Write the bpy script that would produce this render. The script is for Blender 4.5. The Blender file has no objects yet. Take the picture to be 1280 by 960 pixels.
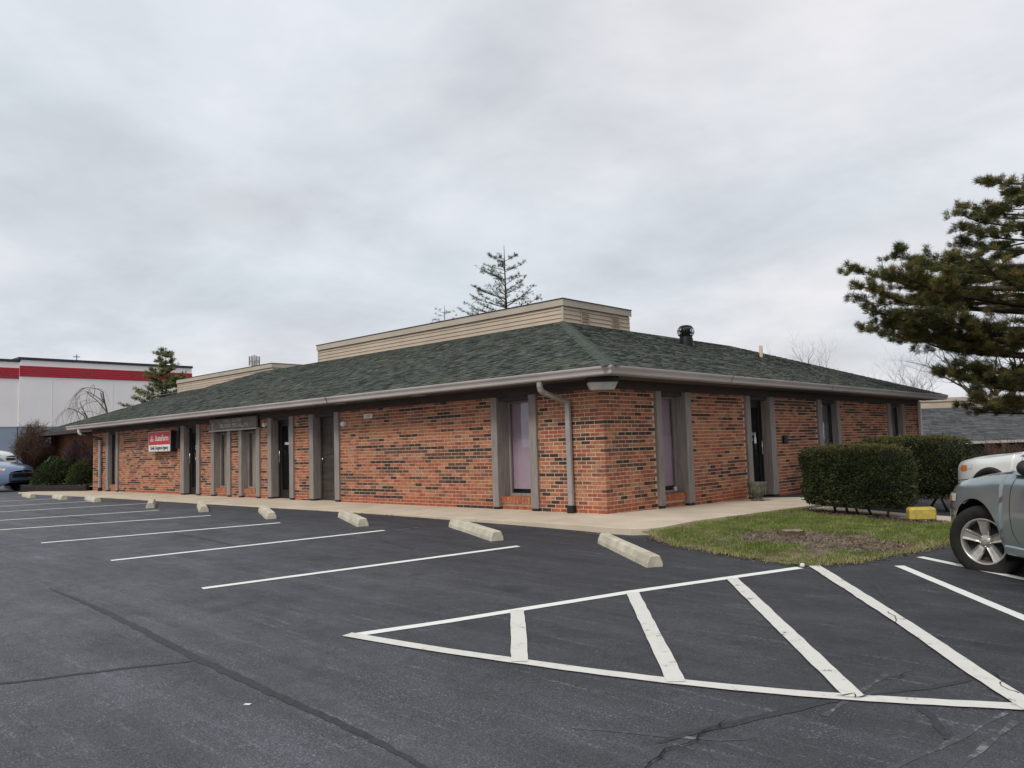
import bpy, math, random
import numpy as np
from mathutils import Vector, Matrix, noise
rnd = random.Random(11)
R = math.radians
sc = bpy.context.scene
col = sc.collection

# ------------------------------------------------------------------ camera
cam_d = bpy.data.cameras.new('camera'); cam = bpy.data.objects.new('camera', cam_d); col.objects.link(cam)
cam_d.sensor_fit = 'HORIZONTAL'; cam_d.sensor_width = 36.0; cam_d.lens = 998.4/1280*36
cam_d.clip_start = 0.05; cam_d.clip_end = 3000
CAM = Vector((7.9425, -10.7551, 1.1577))
rx_ = Vector((0.73042, 0.68229, -0.03102)); ux_ = Vector((0.07601, -0.03607, 0.99645)); fx_ = Vector((-0.67875, 0.73019, 0.07821))
m4 = Matrix.Identity(4)
for i in range(3):
    m4[i][0] = rx_[i]; m4[i][1] = ux_[i]; m4[i][2] = -fx_[i]; m4[i][3] = CAM[i]
cam.matrix_world = m4
sc.camera = cam

# ------------------------------------------------------------------ sky and sun
SUN_AZ = Vector((0.20, -0.98, 0)).normalized(); SUN_EL = R(46)
world = bpy.data.worlds.new('World'); sc.world = world; world.use_nodes = True
wt = world.node_tree; wt.nodes.clear(); WN = wt.nodes.new; WL = wt.links.new
wo = WN('ShaderNodeOutputWorld'); bg = WN('ShaderNodeBackground'); bg.inputs['Strength'].default_value = 0.1
sky = WN('ShaderNodeTexSky'); sky.sky_type = 'NISHITA'; sky.sun_disc = False
sky.sun_elevation = SUN_EL; sky.sun_rotation = math.atan2(SUN_AZ.x, SUN_AZ.y); sky.air_density = 1.0; sky.dust_density = 3.0
tc = WN('ShaderNodeTexCoord'); sep = WN('ShaderNodeSeparateXYZ'); WL(tc.outputs['Generated'], sep.inputs[0])
zz = WN('ShaderNodeMath'); zz.operation = 'MAXIMUM'; WL(sep.outputs['Z'], zz.inputs[0]); zz.inputs[1].default_value = 0.0
za = WN('ShaderNodeMath'); za.operation = 'ADD'; WL(zz.outputs[0], za.inputs[0]); za.inputs[1].default_value = 0.22
dx = WN('ShaderNodeMath'); dx.operation = 'DIVIDE'; WL(sep.outputs['X'], dx.inputs[0]); WL(za.outputs[0], dx.inputs[1])
dy = WN('ShaderNodeMath'); dy.operation = 'DIVIDE'; WL(sep.outputs['Y'], dy.inputs[0]); WL(za.outputs[0], dy.inputs[1])
cmb = WN('ShaderNodeCombineXYZ'); WL(dx.outputs[0], cmb.inputs[0]); WL(dy.outputs[0], cmb.inputs[1]); cmb.inputs[2].default_value = 3.7
n1 = WN('ShaderNodeTexNoise'); n1.inputs['Scale'].default_value = 1.75; n1.inputs['Detail'].default_value = 7; n1.inputs['Roughness'].default_value = 0.56; n1.inputs['Distortion'].default_value = 0.15
WL(cmb.outputs[0], n1.inputs['Vector'])
n2 = WN('ShaderNodeTexNoise'); n2.inputs['Scale'].default_value = 0.7; n2.inputs['Detail'].default_value = 2
WL(cmb.outputs[0], n2.inputs['Vector'])
cr = WN('ShaderNodeValToRGB'); WL(n1.outputs['Fac'], cr.inputs[0])
e = cr.color_ramp.elements
e[0].position = 0.33; e[0].color = (5.1, 5.28, 5.55, 1); e[1].position = 0.70; e[1].color = (7.1, 7.0, 7.25, 1)
k = cr.color_ramp.elements.new(0.45); k.color = (5.7, 5.9, 6.15, 1)
k = cr.color_ramp.elements.new(0.57); k.color = (6.4, 6.55, 6.75, 1)
cr2 = WN('ShaderNodeValToRGB'); WL(n2.outputs['Fac'], cr2.inputs[0])
e = cr2.color_ramp.elements; e[0].position = 0.35; e[0].color = (0.945, 0.985, 1.02, 1); e[1].position = 0.65; e[1].color = (1.03, 1.0, 1.0, 1)
mm = WN('ShaderNodeMix'); mm.data_type = 'RGBA'; mm.blend_type = 'MULTIPLY'; mm.inputs['Factor'].default_value = 1
WL(cr.outputs[0], mm.inputs['A']); WL(cr2.outputs[0], mm.inputs['B'])
mx = WN('ShaderNodeMix'); mx.data_type = 'RGBA'; mx.inputs['Factor'].default_value = 0.94
WL(sky.outputs[0], mx.inputs['A']); WL(mm.outputs['Result'], mx.inputs['B'])
WL(mx.outputs['Result'], bg.inputs['Color']); WL(bg.outputs[0], wo.inputs['Surface'])
sd = bpy.data.lights.new('sun', 'SUN'); sd.energy = 1.5; sd.angle = R(14); sd.color = (1.0, 0.955, 0.885)
sun = bpy.data.objects.new('sun', sd); col.objects.link(sun)
sdir = SUN_AZ*math.cos(SUN_EL) + Vector((0, 0, math.sin(SUN_EL)))
sun.rotation_euler = sdir.to_track_quat('Z', 'Y').to_euler(); sun.location = (-20, -40, 40)
vs = sc.view_settings; vs.view_transform = 'Standard'; vs.look = 'None'; vs.exposure = 0.33; vs.gamma = 1.0; vs.use_curve_mapping = False
sc.render.engine = 'CYCLES'

# ------------------------------------------------------------------ ground height
def sstep(a, b, x):
    t = max(0, min(1, (x-a)/(b-a))); return t*t*(3-2*t)
def G(x, y):
    f = .08*(1-math.exp(.3*x)) if x < 0 else -.30*math.tanh(x*.026/.30)
    yc = max(-40, min(20, y)); g = .008*yc-.036*math.log(math.cosh(yc/2))
    if y < 0: g *= .25+.75*sstep(-13, 3, x)
    u = max(0, min(y, 42)-9); f += .72*sstep(-33.6, -43, x)*sstep(24, 12, y)
    return -.075+f+g-.052*u*sstep(-25, -12, x)*min(1, u/4)
def zsL(x): return .055*min(1, max(0, -x/22))            # walk along the long front
def zsR(y): return -.019*max(0, y)                        # walk along the side
# ------------------------------------------------------------------ helpers
class MB:
    def __init__(s): s.v = []; s.f = []; s.m = []; s.sm = []
    def add(s, vs, fs, mi=0, smooth=False):
        o = len(s.v); s.v.extend([tuple(v) for v in vs])
        for f in fs: s.f.append(tuple(i+o for i in f)); s.m.append(mi); s.sm.append(smooth)
    def box(s, x0, x1, y0, y1, z0, z1, mi=0, M=None):
        vs = [(x, y, z) for z in (z0, z1) for y in (y0, y1) for x in (x0, x1)]
        if M is not None: vs = [M @ Vector(v) for v in vs]
        s.add(vs, [(0, 2, 3, 1), (4, 5, 7, 6), (0, 1, 5, 4), (2, 6, 7, 3), (0, 4, 6, 2), (1, 3, 7, 5)], mi)
    def bbox(s, x0, x1, y0, y1, z0, z1, b=.01, mi=0, M=None):      # box with chamfered edges
        import bmesh
        bm = bmesh.new(); bmesh.ops.create_cube(bm, size=1)
        for v in bm.verts: v.co = Vector(((x0+x1)/2+v.co.x*(x1-x0), (y0+y1)/2+v.co.y*(y1-y0), (z0+z1)/2+v.co.z*(z1-z0)))
        bmesh.ops.bevel(bm, geom=bm.edges[:]+bm.verts[:], offset=b, segments=1, affect='EDGES', profile=.5)
        bm.verts.index_update()
        vs = [v.co.copy() for v in bm.verts]
        if M is not None: vs = [M @ v for v in vs]
        s.add(vs, [[v.index for v in f.verts] for f in bm.faces], mi); bm.free()
    def tube(s, pts, rad, n=6, mi=0, cap=True, smooth=True):
        pts = [Vector(p) for p in pts]; o = len(s.v); k = len(pts)
        rad = rad if isinstance(rad, (list, tuple)) else [rad]*k
        t0 = (pts[1]-pts[0]).normalized(); ref = Vector((0, 0, 1)) if abs(t0.z) < .9 else Vector((1, 0, 0))
        a = t0.cross(ref).normalized()
        for i, p in enumerate(pts):
            t = (pts[min(i+1, k-1)]-pts[max(i-1, 0)])
            t = t.normalized() if t.length > 1e-9 else t0
            a = (a-t*a.dot(t)); a = a.normalized() if a.length > 1e-6 else t.orthogonal().normalized()
            b = t.cross(a)
            for j in range(n):
                q = 2*math.pi*j/n; s.v.append(tuple(p+(a*math.cos(q)+b*math.sin(q))*rad[i]))
        for i in range(k-1):
            for j in range(n):
                s.f.append((o+i*n+j, o+i*n+(j+1) % n, o+(i+1)*n+(j+1) % n, o+(i+1)*n+j)); s.m.append(mi); s.sm.append(smooth)
        if cap:
            s.f.append(tuple(o+j for j in reversed(range(n)))); s.m.append(mi); s.sm.append(False)
            s.f.append(tuple(o+(k-1)*n+j for j in range(n))); s.m.append(mi); s.sm.append(False)
    def lathe(s, prof, n=24, mi=0, M=None, smooth=True):          # prof: (r,z) about z
        o = len(s.v)
        for r, z in prof:
            for j in range(n):
                q = 2*math.pi*j/n; v = Vector((r*math.cos(q), r*math.sin(q), z)); s.v.append(tuple(M @ v if M is not None else v))
        for i in range(len(prof)-1):
            for j in range(n):
                s.f.append((o+i*n+j, o+i*n+(j+1) % n, o+(i+1)*n+(j+1) % n, o+(i+1)*n+j)); s.m.append(mi); s.sm.append(smooth)
    def grid(s, rows, mi=0, smooth=True, flip=False):             # rows of equal-length point lists
        o = len(s.v); n = len(rows[0])
        for r in rows: s.v.extend([tuple(p) for p in r])
        for i in range(len(rows)-1):
            for j in range(n-1):
                q = (o+i*n+j, o+i*n+j+1, o+(i+1)*n+j+1, o+(i+1)*n+j)
                s.f.append(q[::-1] if flip else q); s.m.append(mi); s.sm.append(smooth)
    def mesh(s, name, mats):
        me = bpy.data.meshes.new(name); me.from_pydata(s.v, [], s.f)
        for m in (mats if isinstance(mats, (list, tuple)) else [mats]): me.materials.append(m)
        me.polygons.foreach_set('material_index', s.m); me.polygons.foreach_set('use_smooth', s.sm); me.update()
        return me
    def build(s, name, mats, parent=None, kind=None, label=None): return link(name, s.mesh(name, mats), parent, kind, label)
def link(name, me, parent=None, kind=None, label=None, loc=None, M=None):
    o = bpy.data.objects.new(name, me); col.objects.link(o)
    if M is not None: o.matrix_local = M
    elif loc is not None: o.location = loc
    if parent is not None:
        o.parent = parent
        if parent.get('_world'):           # parts given in world coordinates under an Empty standing elsewhere
            o.matrix_parent_inverse = Matrix.Translation(-Vector(parent.location))
    if kind: o['kind'] = kind
    if label: o['label'] = label
    return o
def tag(o, label, cat, group=None):
    o['label'] = label; o['category'] = cat
    if group: o['group'] = group
    return o
def thing(name, label, cat, loc=(0, 0, 0), rz=0, group=None, world=False):
    o = bpy.data.objects.new(name, None); col.objects.link(o); o.empty_display_size = .2
    o.location = loc; o.rotation_euler = (0, 0, rz); tag(o, label, cat, group)
    if world: o['_world'] = 1
    return o
def quick(name, tris, mats, midx=None, parent=None, kind=None, smooth=False):
    """numpy (n,3,3) triangles -> mesh"""
    n = len(tris); me = bpy.data.meshes.new(name)
    me.vertices.add(n*3); me.vertices.foreach_set('co', np.asarray(tris, np.float32).ravel())
    me.loops.add(n*3); me.loops.foreach_set('vertex_index', np.arange(n*3, dtype=np.int32))
    me.polygons.add(n); me.polygons.foreach_set('loop_start', np.arange(0, n*3, 3, dtype=np.int32))
    for m in mats: me.materials.append(m)
    if midx is not None: me.polygons.foreach_set('material_index', np.asarray(midx, np.int32))
    me.update(calc_edges=True); me.validate()
    return link(name, me, parent, kind)
# ------------------------------------------------------------------ materials
def mat(name, c, rough=.8, var=.25, scale=6., fine=0., bump=0., c2=None, metal=0., spec=.35, coat=0., stretch=None, bscale=None):
    m = bpy.data.materials.new(name); m.use_nodes = True; t = m.node_tree; N = t.nodes.new; L = t.links.new
    b = t.nodes['Principled BSDF']; b.inputs['Roughness'].default_value = rough; b.inputs['Metallic'].default_value = metal
    b.inputs['Specular IOR Level'].default_value = spec
    if coat: b.inputs['Coat Weight'].default_value = coat; b.inputs['Coat Roughness'].default_value = .06
    g = N('ShaderNodeNewGeometry'); vec = g.outputs['Position']
    if stretch:
        mp = N('ShaderNodeMapping'); mp.inputs['Scale'].default_value = stretch; L(vec, mp.inputs[0]); vec = mp.outputs[0]
    n = N('ShaderNodeTexNoise'); n.inputs['Scale'].default_value = scale; n.inputs['Detail'].default_value = 5; L(vec, n.inputs['Vector'])
    c2 = c2 or tuple(x*(1-var) for x in c)
    c1 = c if c2 != tuple(x*(1-var) for x in c) else tuple(min(1, x*(1+var*.6)) for x in c)
    r = N('ShaderNodeValToRGB'); L(n.outputs['Fac'], r.inputs[0]); el = r.color_ramp.elements
    el[0].position = .33; el[0].color = (*c2, 1); el[1].position = .67; el[1].color = (*c1, 1)
    out = r.outputs[0]
    if fine:
        n2 = N('ShaderNodeTexNoise'); n2.inputs['Scale'].default_value = bscale or 140; n2.inputs['Detail'].default_value = 3; L(g.outputs['Position'], n2.inputs['Vector'])
        mr = N('ShaderNodeMapRange'); mr.inputs[1].default_value = .25; mr.inputs[2].default_value = .75; mr.inputs[3].default_value = 1-fine; mr.inputs[4].default_value = 1+fine; L(n2.outputs['Fac'], mr.inputs[0])
        mu = N('ShaderNodeVectorMath'); mu.operation = 'SCALE'; L(out, mu.inputs[0]); L(mr.outputs[0], mu.inputs['Scale']); out = mu.outputs[0]
    L(out, b.inputs['Base Color'])
    if bump:
        nb = N('ShaderNodeTexNoise'); nb.inputs['Scale'].default_value = bscale or 90; nb.inputs['Detail'].default_value = 4; L(g.outputs['Position'], nb.inputs['Vector'])
        bp = N('ShaderNodeBump'); bp.inputs['Strength'].default_value = bump; bp.inputs['Distance'].default_value = .01; L(nb.outputs['Fac'], bp.inputs['Height']); L(bp.outputs[0], b.inputs['Normal'])
    return m
def glass_mat(name, tint, fac=.12, rough=.01):
    m = bpy.data.materials.new(name); m.use_nodes = True; t = m.node_tree; t.nodes.clear(); N = t.nodes.new; L = t.links.new
    o = N('ShaderNodeOutputMaterial'); mx = N('ShaderNodeMixShader'); tr = N('ShaderNodeBsdfTransparent'); gl = N('ShaderNodeBsdfGlossy')
    tr.inputs[0].default_value = (*tint, 1); gl.inputs[0].default_value = (.9, .95, 1, 1); gl.inputs['Roughness'].default_value = rough
    lw = N('ShaderNodeLayerWeight'); lw.inputs['Blend'].default_value = .5
    pw = N('ShaderNodeMath'); pw.operation = 'POWER'; pw.inputs[1].default_value = 4.0; L(lw.outputs['Facing'], pw.inputs[0])
    ad = N('ShaderNodeMath'); ad.operation = 'MULTIPLY_ADD'; ad.inputs[1].default_value = .8; ad.inputs[2].default_value = fac+.035; L(pw.outputs[0], ad.inputs[0])
    L(ad.outputs[0], mx.inputs[0]); L(tr.outputs[0], mx.inputs[1]); L(gl.outputs[0], mx.inputs[2]); L(mx.outputs[0], o.inputs[0])
    return m
def leaf_mat(name, c, var=.3, trans=.25, rough=.55):
    m = mat(name, c, rough, var, 3.0, spec=.25)
    b = m.node_tree.nodes['Principled BSDF']; t = m.node_tree
    tl = t.nodes.new('ShaderNodeBsdfTranslucent'); tl.inputs[0].default_value = (c[0]*1.3, c[1]*1.5, c[2], 1)
    mx = t.nodes.new('ShaderNodeMixShader'); mx.inputs[0].default_value = trans
    out = t.nodes['Material Output']; t.links.new(b.outputs[0], mx.inputs[1]); t.links.new(tl.outputs[0], mx.inputs[2]); t.links.new(mx.outputs[0], out.inputs[0])
    return m
def asphalt_mat():
    m = bpy.data.materials.new('asphalt'); m.use_nodes = True; t = m.node_tree; N = t.nodes.new; L = t.links.new
    b = t.nodes['Principled BSDF']; g = N('ShaderNodeNewGeometry'); P = g.outputs['Position']
    b.inputs['Specular IOR Level'].default_value = .35
    def ns(scale, det, v=P, rough=.55):
        n = N('ShaderNodeTexNoise'); n.inputs['Scale'].default_value = scale; n.inputs['Detail'].default_value = det; n.inputs['Roughness'].default_value = rough; L(v, n.inputs['Vector']); return n.outputs['Fac']
    def rng(v, a, b_, c, d, clamp=True):
        r = N('ShaderNodeMapRange'); r.clamp = clamp; r.inputs[1].default_value = a; r.inputs[2].default_value = b_; r.inputs[3].default_value = c; r.inputs[4].default_value = d; L(v, r.inputs[0]); return r.outputs[0]
    def mth(op, a, b_):
        q = N('ShaderNodeMath'); q.operation = op
        for i, w in enumerate((a, b_)):
            if isinstance(w, (int, float)): q.inputs[i].default_value = w
            else: L(w, q.inputs[i])
        return q.outputs[0]
    sp = N('ShaderNodeSeparateXYZ'); L(P, sp.inputs[0])
    # traffic wear of the sealcoat: the driving aisle away from the building, blurred by noise
    aisle = rng(mth('ADD', mth('ADD', mth('MULTIPLY', sp.outputs['Y'], -1.0), mth('MULTIPLY', sp.outputs['X'], -.28)), mth('MULTIPLY', ns(.5, 3), 4.0)), 5.0, 11.5, 0, 1)
    mpg = N('ShaderNodeMapping'); mpg.inputs['Rotation'].default_value = (0, 0, R(18)); mpg.inputs['Scale'].default_value = (.35, 2.6, 1); L(P, mpg.inputs[0])
    streak = rng(ns(1.2, 5, mpg.outputs[0], .62), .38, .68, .82, 1.22)
    patch = mth('MULTIPLY', rng(ns(.8, 4), .3, .7, .85, 1.18), rng(ns(14, 5, P, .7), .3, .7, .84, 1.2))
    speck = mth('MULTIPLY', rng(ns(85, 2), .34, .68, .66, 1.42), rng(ns(190, 1), .35, .7, .8, 1.25))
    stone = rng(ns(80, 2), .60, .70, 0, 1)
    stone_w = mth('MULTIPLY', stone, rng(mth('ADD', mth('MULTIPLY', aisle, .35), ns(2.2, 5)), .50, .85, 0, 1))
    base = mth('ADD', .034, mth('MULTIPLY', aisle, .044))
    v = mth('MULTIPLY', mth('MULTIPLY', mth('MULTIPLY', base, streak), patch), speck)
    v = mth('ADD', v, mth('MULTIPLY', stone_w, .17))
    oil = rng(ns(1.7, 3, P, .4), .68, .80, 1, .62); v = mth('MULTIPLY', v, oil)
    # pale scuffs
    mps = N('ShaderNodeMapping'); mps.inputs['Rotation'].default_value = (0, 0, R(9)); mps.inputs['Scale'].default_value = (.55, 6.0, 1); L(P, mps.inputs[0])
    scf = mth('MULTIPLY', rng(ns(2.3, 6, mps.outputs[0], .68), .555, .67, 0, 1), rng(ns(48, 4), .47, .60, 0, 1))
    v = mth('ADD', v, mth('MULTIPLY', scf, .085))
    cb = N('ShaderNodeCombineColor'); L(mth('MULTIPLY', v, .97), cb.inputs[0]); L(mth('MULTIPLY', v, .98), cb.inputs[1]); L(mth('MULTIPLY', v, 1.13), cb.inputs[2])
    L(cb.outputs[0], b.inputs['Base Color']); L(rng(ns(3, 4), .3, .7, .55, .8), b.inputs['Roughness'])
    bp = N('ShaderNodeBump'); bp.inputs['Strength'].default_value = .5; bp.inputs['Distance'].default_value = .006; L(ns(170, 3), bp.inputs['Height']); L(bp.outputs[0], b.inputs['Normal'])
    return m
def paint_mat(name, c, worn):
    m = bpy.data.materials.new(name); m.use_nodes = True; t = m.node_tree; N = t.nodes.new; L = t.links.new
    b = t.nodes['Principled BSDF']; g = N('ShaderNodeNewGeometry'); b.inputs['Roughness'].default_value = .7
    n = N('ShaderNodeTexNoise'); n.inputs['Scale'].default_value = 9; n.inputs['Detail'].default_value = 10; n.inputs['Roughness'].default_value = .72; L(g.outputs['Position'], n.inputs['Vector'])
    r = N('ShaderNodeValToRGB'); L(n.outputs['Fac'], r.inputs[0]); el = r.color_ramp.elements
    el[0].position = worn-.03; el[0].color = (.05, .052, .06, 1); el[1].position = worn+.05; el[1].color = (*c, 1)
    k = r.color_ramp.elements.new(worn+.2); k.color = (*[x*1.08 for x in c], 1)
    L(r.outputs[0], b.inputs['Base Color'])
    return m
M_asph = asphalt_mat()
M_paint = paint_mat('white line paint', (.70, .70, .67), .25)
M_paintw = paint_mat('worn hatch paint', (.60, .585, .54), .345)
M_paintold = paint_mat('old scrubbed paint', (.17, .17, .175), .55)
M_seal = mat('crack sealant', (.034, .034, .038), .65, .3, 25, bump=.2, bscale=60)
M_crack = mat('crack shadow', (.008, .008, .008), .9)
M_conc = mat('sidewalk concrete', (.56, .475, .365), .9, .14, 1.3, fine=.14, bump=.15, bscale=120)
M_stop = mat('wheel stop concrete', (.52, .475, .375), .9, .22, 5, fine=.16, bump=.35, bscale=70)
M_yel = mat('yellow kerb paint', (.56, .42, .05), .8, .25, 14, fine=.25, c2=(.33, .26, .10))
M_ground = mat('dormant turf', (.09, .105, .045), .95, .4, .5, fine=.3)
M_soil = mat('soil', (.16, .115, .085), .95, .4, 6, fine=.3, bump=.6, bscale=40)
M_chip = [mat('bark chip', (.19, .135, .10), .9, .4, 30), mat('pale bark chip', (.25, .19, .14), .9, .3, 30), mat('dark bark chip', (.05, .034, .025), .9, .3, 30)]
BR = dict(orange=(.39, .152, .076), salmon=(.43, .185, .106), red=(.315, .096, .058), brown=(.205, .09, .058), tan=(.33, .18, .10), dark=(.052, .034, .028), char=(.115, .058, .041))
BKEY = list(BR)
M_br = [mat('brick '+k, c, .88, .3, 14, fine=.18, bump=.3, bscale=110) for k, c in BR.items()]
M_base = mat('brick basecourse', (.36, .10, .048), .88, .35, 9, fine=.15, bump=.3, bscale=110)
M_br.append(M_base); BKEY.append('base')
M_mortar = mat('mortar', (.60, .44, .32), .95, .14, 5, fine=.15)
M_post = mat('weathered grey timber', (.26, .228, .212), .8, .22, 3.5, fine=.16, bump=.25, stretch=(6, 6, .6), bscale=60)
M_trim = mat('dark brown trim', (.062, .047, .043), .8, .25, 3, stretch=(.6, .6, 4))
M_soffit = mat('brown soffit', (.10, .08, .073), .8, .2, 2)
M_gutter = mat('gutter aluminium', (.44, .40, .38), .45, .14, 1.2, spec=.4, stretch=(.7, .7, 5))
M_gutd = mat('gutter seam', (.12, .10, .095), .6)
M_spout = mat('downspout metal', (.37, .34, .33), .42, .16, 4, metal=.25)
M_boot = mat('black plastic', (.015, .015, .016), .5)
M_sh = [mat('shingle '+n, c, .92, .28, 18, fine=.3, bump=.5, bscale=160) for n, c in (('green', (.060, .073, .058)), ('grey green', (.092, .104, .085)), ('dark', (.018, .022, .019)), ('olive', (.084, .092, .063)), ('slate', (.036, .044, .038)))]
M_cap = mat('hip cap shingle', (.082, .100, .083), .92, .22, 9, fine=.25, bump=.4, bscale=160)
M_siding = mat('beige lap siding', (.475, .382, .295), .65, .1, 1.5)
M_sidfas = mat('beige fascia', (.455, .395, .325), .6, .12, 1.2)
M_dark = mat('dark flashing', (.03, .03, .03), .6)
M_deck = mat('roof membrane', (.25, .25, .24), .9)
M_bronze = mat('dark bronze frame', (.03, .026, .024), .4, .2, 5, metal=.3)
M_glass = glass_mat('window glass', (.92, .92, .93), .02)
M_glassd = glass_mat('door glass', (.30, .30, .31), .02)
M_mauve = mat('mauve roller shade', (.47, .345, .41), .85, .08, 2)
M_mauve2 = mat('pale mauve shade', (.54, .41, .47), .85, .08, 2)
M_curt = mat('olive beige curtain', (.46, .43, .32), .9, .2, 4, stretch=(9, 9, .4))
M_greyb = mat('grey blind', (.22, .215, .20), .85, .15, 3)
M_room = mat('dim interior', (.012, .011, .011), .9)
M_door = mat('dark brown door', (.050, .040, .035), .5, .3, 3, stretch=(.6, .6, 5))
M_chrome = mat('brushed handle', (.6, .6, .6), .25, .1, metal=1)
M_white = mat('white plastic', (.72, .72, .70), .5, .08)
M_red = mat('sign red', (.50, .018, .022), .4, .08, 2)
M_signw = mat('sign white', (.70, .70, .68), .4, .06)
M_black = mat('black lettering', (.02, .02, .02), .6)
M_board = mat('sign board timber', (.20, .18, .165), .8, .2, 3, stretch=(1, 1, 6))
M_letter = mat('cream letter', (.50, .48, .44), .6)
M_lens = mat('lamp diffuser', (.52, .51, .47), .35, .12, 8)
M_turb = mat('black turbine metal', (.014, .014, .016), .45, .2, 8, metal=.4)
M_bark = mat('pine bark', (.075, .05, .036), .95, .4, 9, bump=.6, bscale=25)
M_twig = mat('bare twig', (.085, .062, .052), .9, .3, 5)
M_twigb = mat('brown shrub twig', (.105, .060, .043), .9, .35, 4)
M_twigp = mat('purple shrub twig', (.060, .034, .038), .9, .3, 4)
M_pine = [leaf_mat('pine needle', (.115, .115, .040), .35), leaf_mat('pine needle dark', (.060, .066, .026), .3), leaf_mat('pine needle tan', (.21, .165, .058), .3)]
M_spr = [leaf_mat('fir needle', (.10, .12, .085), .3), leaf_mat('fir needle dark', (.028, .038, .026), .3), leaf_mat('fir needle olive', (.22, .21, .075), .3)]
M_yew = [leaf_mat('yew leaf', (.050, .064, .023), .35, .15), leaf_mat('yew leaf dark', (.018, .027, .012), .3, .1), leaf_mat('yew leaf bronze', (.14, .105, .036), .3, .2), leaf_mat('yew leaf olive', (.085, .092, .028), .3, .2)]
M_box = [leaf_mat('boxwood leaf', (.062, .085, .022), .3), leaf_mat('boxwood dark', (.028, .04, .013), .3)]
M_jun = [leaf_mat('juniper spray', (.040, .068, .020), .3), leaf_mat('juniper dark', (.014, .024, .009), .3), leaf_mat('juniper tip', (.085, .10, .026), .3)]
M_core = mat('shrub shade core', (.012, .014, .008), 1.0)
M_grass = [leaf_mat('grass green', (.15, .205, .044), .35, .3), leaf_mat('grass deep', (.085, .14, .030), .3, .3), leaf_mat('grass straw', (.42, .36, .19), .25, .3), leaf_mat('grass pale', (.25, .28, .08), .3, .3)]
M_tyre = mat('tyre rubber', (.022, .020, .019), .85, .25, 12, spec=.2)
M_rim = mat('alloy wheel', (.50, .47, .43), .32, .12, 20, metal=.75)
M_rimd = mat('brake shadow', (.02, .02, .02), .8)
M_plast = mat('car black plastic', (.018, .018, .019), .55)
M_carg = glass_mat('car glass', (.12, .14, .14), .05)
M_amber = mat('amber lens', (.75, .20, .02), .2, .1, spec=.5)
M_lamp = mat('headlamp lens', (.62, .64, .66), .12, .1, 30, spec=.6)
M_lined = mat('wheel well liner', (.006, .006, .006), .95)

# ------------------------------------------------------------------ ground, lot, markings
def axis(lo, hi, near0, near1, fine, coarse):
    a = []; x = lo
    while x < hi:
        a.append(x); d = 0 if near0 <= x <= near1 else min(abs(x-near0), abs(x-near1)); x += min(coarse, fine+d*.25)
    return a+[hi]
def sheet(name, xs, ys, dz, m, kind='structure', parent=None):
    mb = MB(); mb.grid([[(x, y, G(x, y)+dz) for x in xs] for y in ys]); return mb.build(name, m, parent, kind)
gs = sheet('ground', axis(-900, 700, -30, 15, 1.2, 120), axis(-500, 1200, -15, 20, 1.2, 120), -.06, M_ground)
lot = sheet('parking_lot', axis(-97, 60, -28, 14, .45, 4), axis(-45, 75, -14, 10, .45, 4), 0, M_asph)
def densify(pts, step):
    out = [Vector((*pts[0], 0))]
    for a, b in zip(pts[:-1], pts[1:]):
        a = Vector((*a, 0)); b = Vector((*b, 0)); n = max(1, int((b-a).length/step))
        for i in range(1, n+1): out.append(a.lerp(b, i/n))
    return out
def smoothp(pts, it=2):
    for _ in range(it):
        q = [pts[0]]
        for a, b in zip(pts[:-1], pts[1:]):
            q += [(a[0]*.75+b[0]*.25, a[1]*.75+b[1]*.25), (a[0]*.25+b[0]*.75, a[1]*.25+b[1]*.75)]
        pts = q+[pts[-1]]
    return pts
def strip(name, pts, w, dz, m, ragged=0., wander=0., taper=False, step=.12):
    P = densify(pts, step); L_ = []; R_ = []; n = len(P)
    for i, p in enumerate(P):
        t = (P[min(i+1, n-1)]-P[max(i-1, 0)]).normalized(); nn = Vector((-t.y, t.x, 0))
        c = p+nn*wander*noise.noise(Vector((i*.35, pts[0][0]*3, pts[0][1])))
        k = math.sin(math.pi*min(1, max(0, (i+.3)/n)))**.5 if taper else 1
        a = c+nn*(w/2*k+ragged*(rnd.random()-.5)); b = c-nn*(w/2*k+ragged*(rnd.random()-.5))
        L_.append((a.x, a.y, G(a.x, a.y)+dz)); R_.append((b.x, b.y, G(b.x, b.y)+dz))
    mb = MB(); mb.grid([R_, L_]); return mb.build(name, m, lot)
STALL = [((-0.19, -6.82), (0.74, -2.98)), ((-2.95, -6.70), (-2.12, -2.955)), ((-5.83, -6.65), (-4.76, -3.19)), ((-9.35, -7.85), (-7.5, -3.11)), ((-12.1, -8.4), (-10.15, -3.0)),
         ((-15.2, -7.3), (-13.0, -2.1)), ((-18.3, -7.4), (-16.06, -2.23)), ((-21.6, -6.3), (-19.05, -1.87))]
for a, b in STALL: strip('stall_line', [a, b], .1, .0045, M_paint, .006)
strip('hatch_border_line', [(2.56, -6.95), (2.866, -6.17), (3.087, -5.519), (3.479, -4.371), (3.926, -3.249), (4.268, -2.399)], .105, .0045, M_paint, .006)
strip('hatch_border_line', smoothp([(2.52, -6.94), (3.422, -6.785), (4.078, -6.63), (4.664, -6.49), (5.175, -6.345), (5.673, -6.17), (6.139, -5.97), (6.53, -5.77), (6.882, -5.58), (7.4, -5.30), (8.2, -4.75)]), .105, .008, M_paintw, .007)
for a, b in (((3.09, -5.56), (4.11, -6.64)), ((3.52, -4.42), (5.175, -6.36)), ((3.96, -3.32), (6.125, -5.975))): strip('hatch_stripe', [a, b], .12, .0115, M_paintw, .008)
strip('hatch_stripe', [(4.36, -2.24), (5.83, -4.131), (6.573, -5.134), (6.99, -5.66)], .12, .0115, M_paintw, .01)
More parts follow.
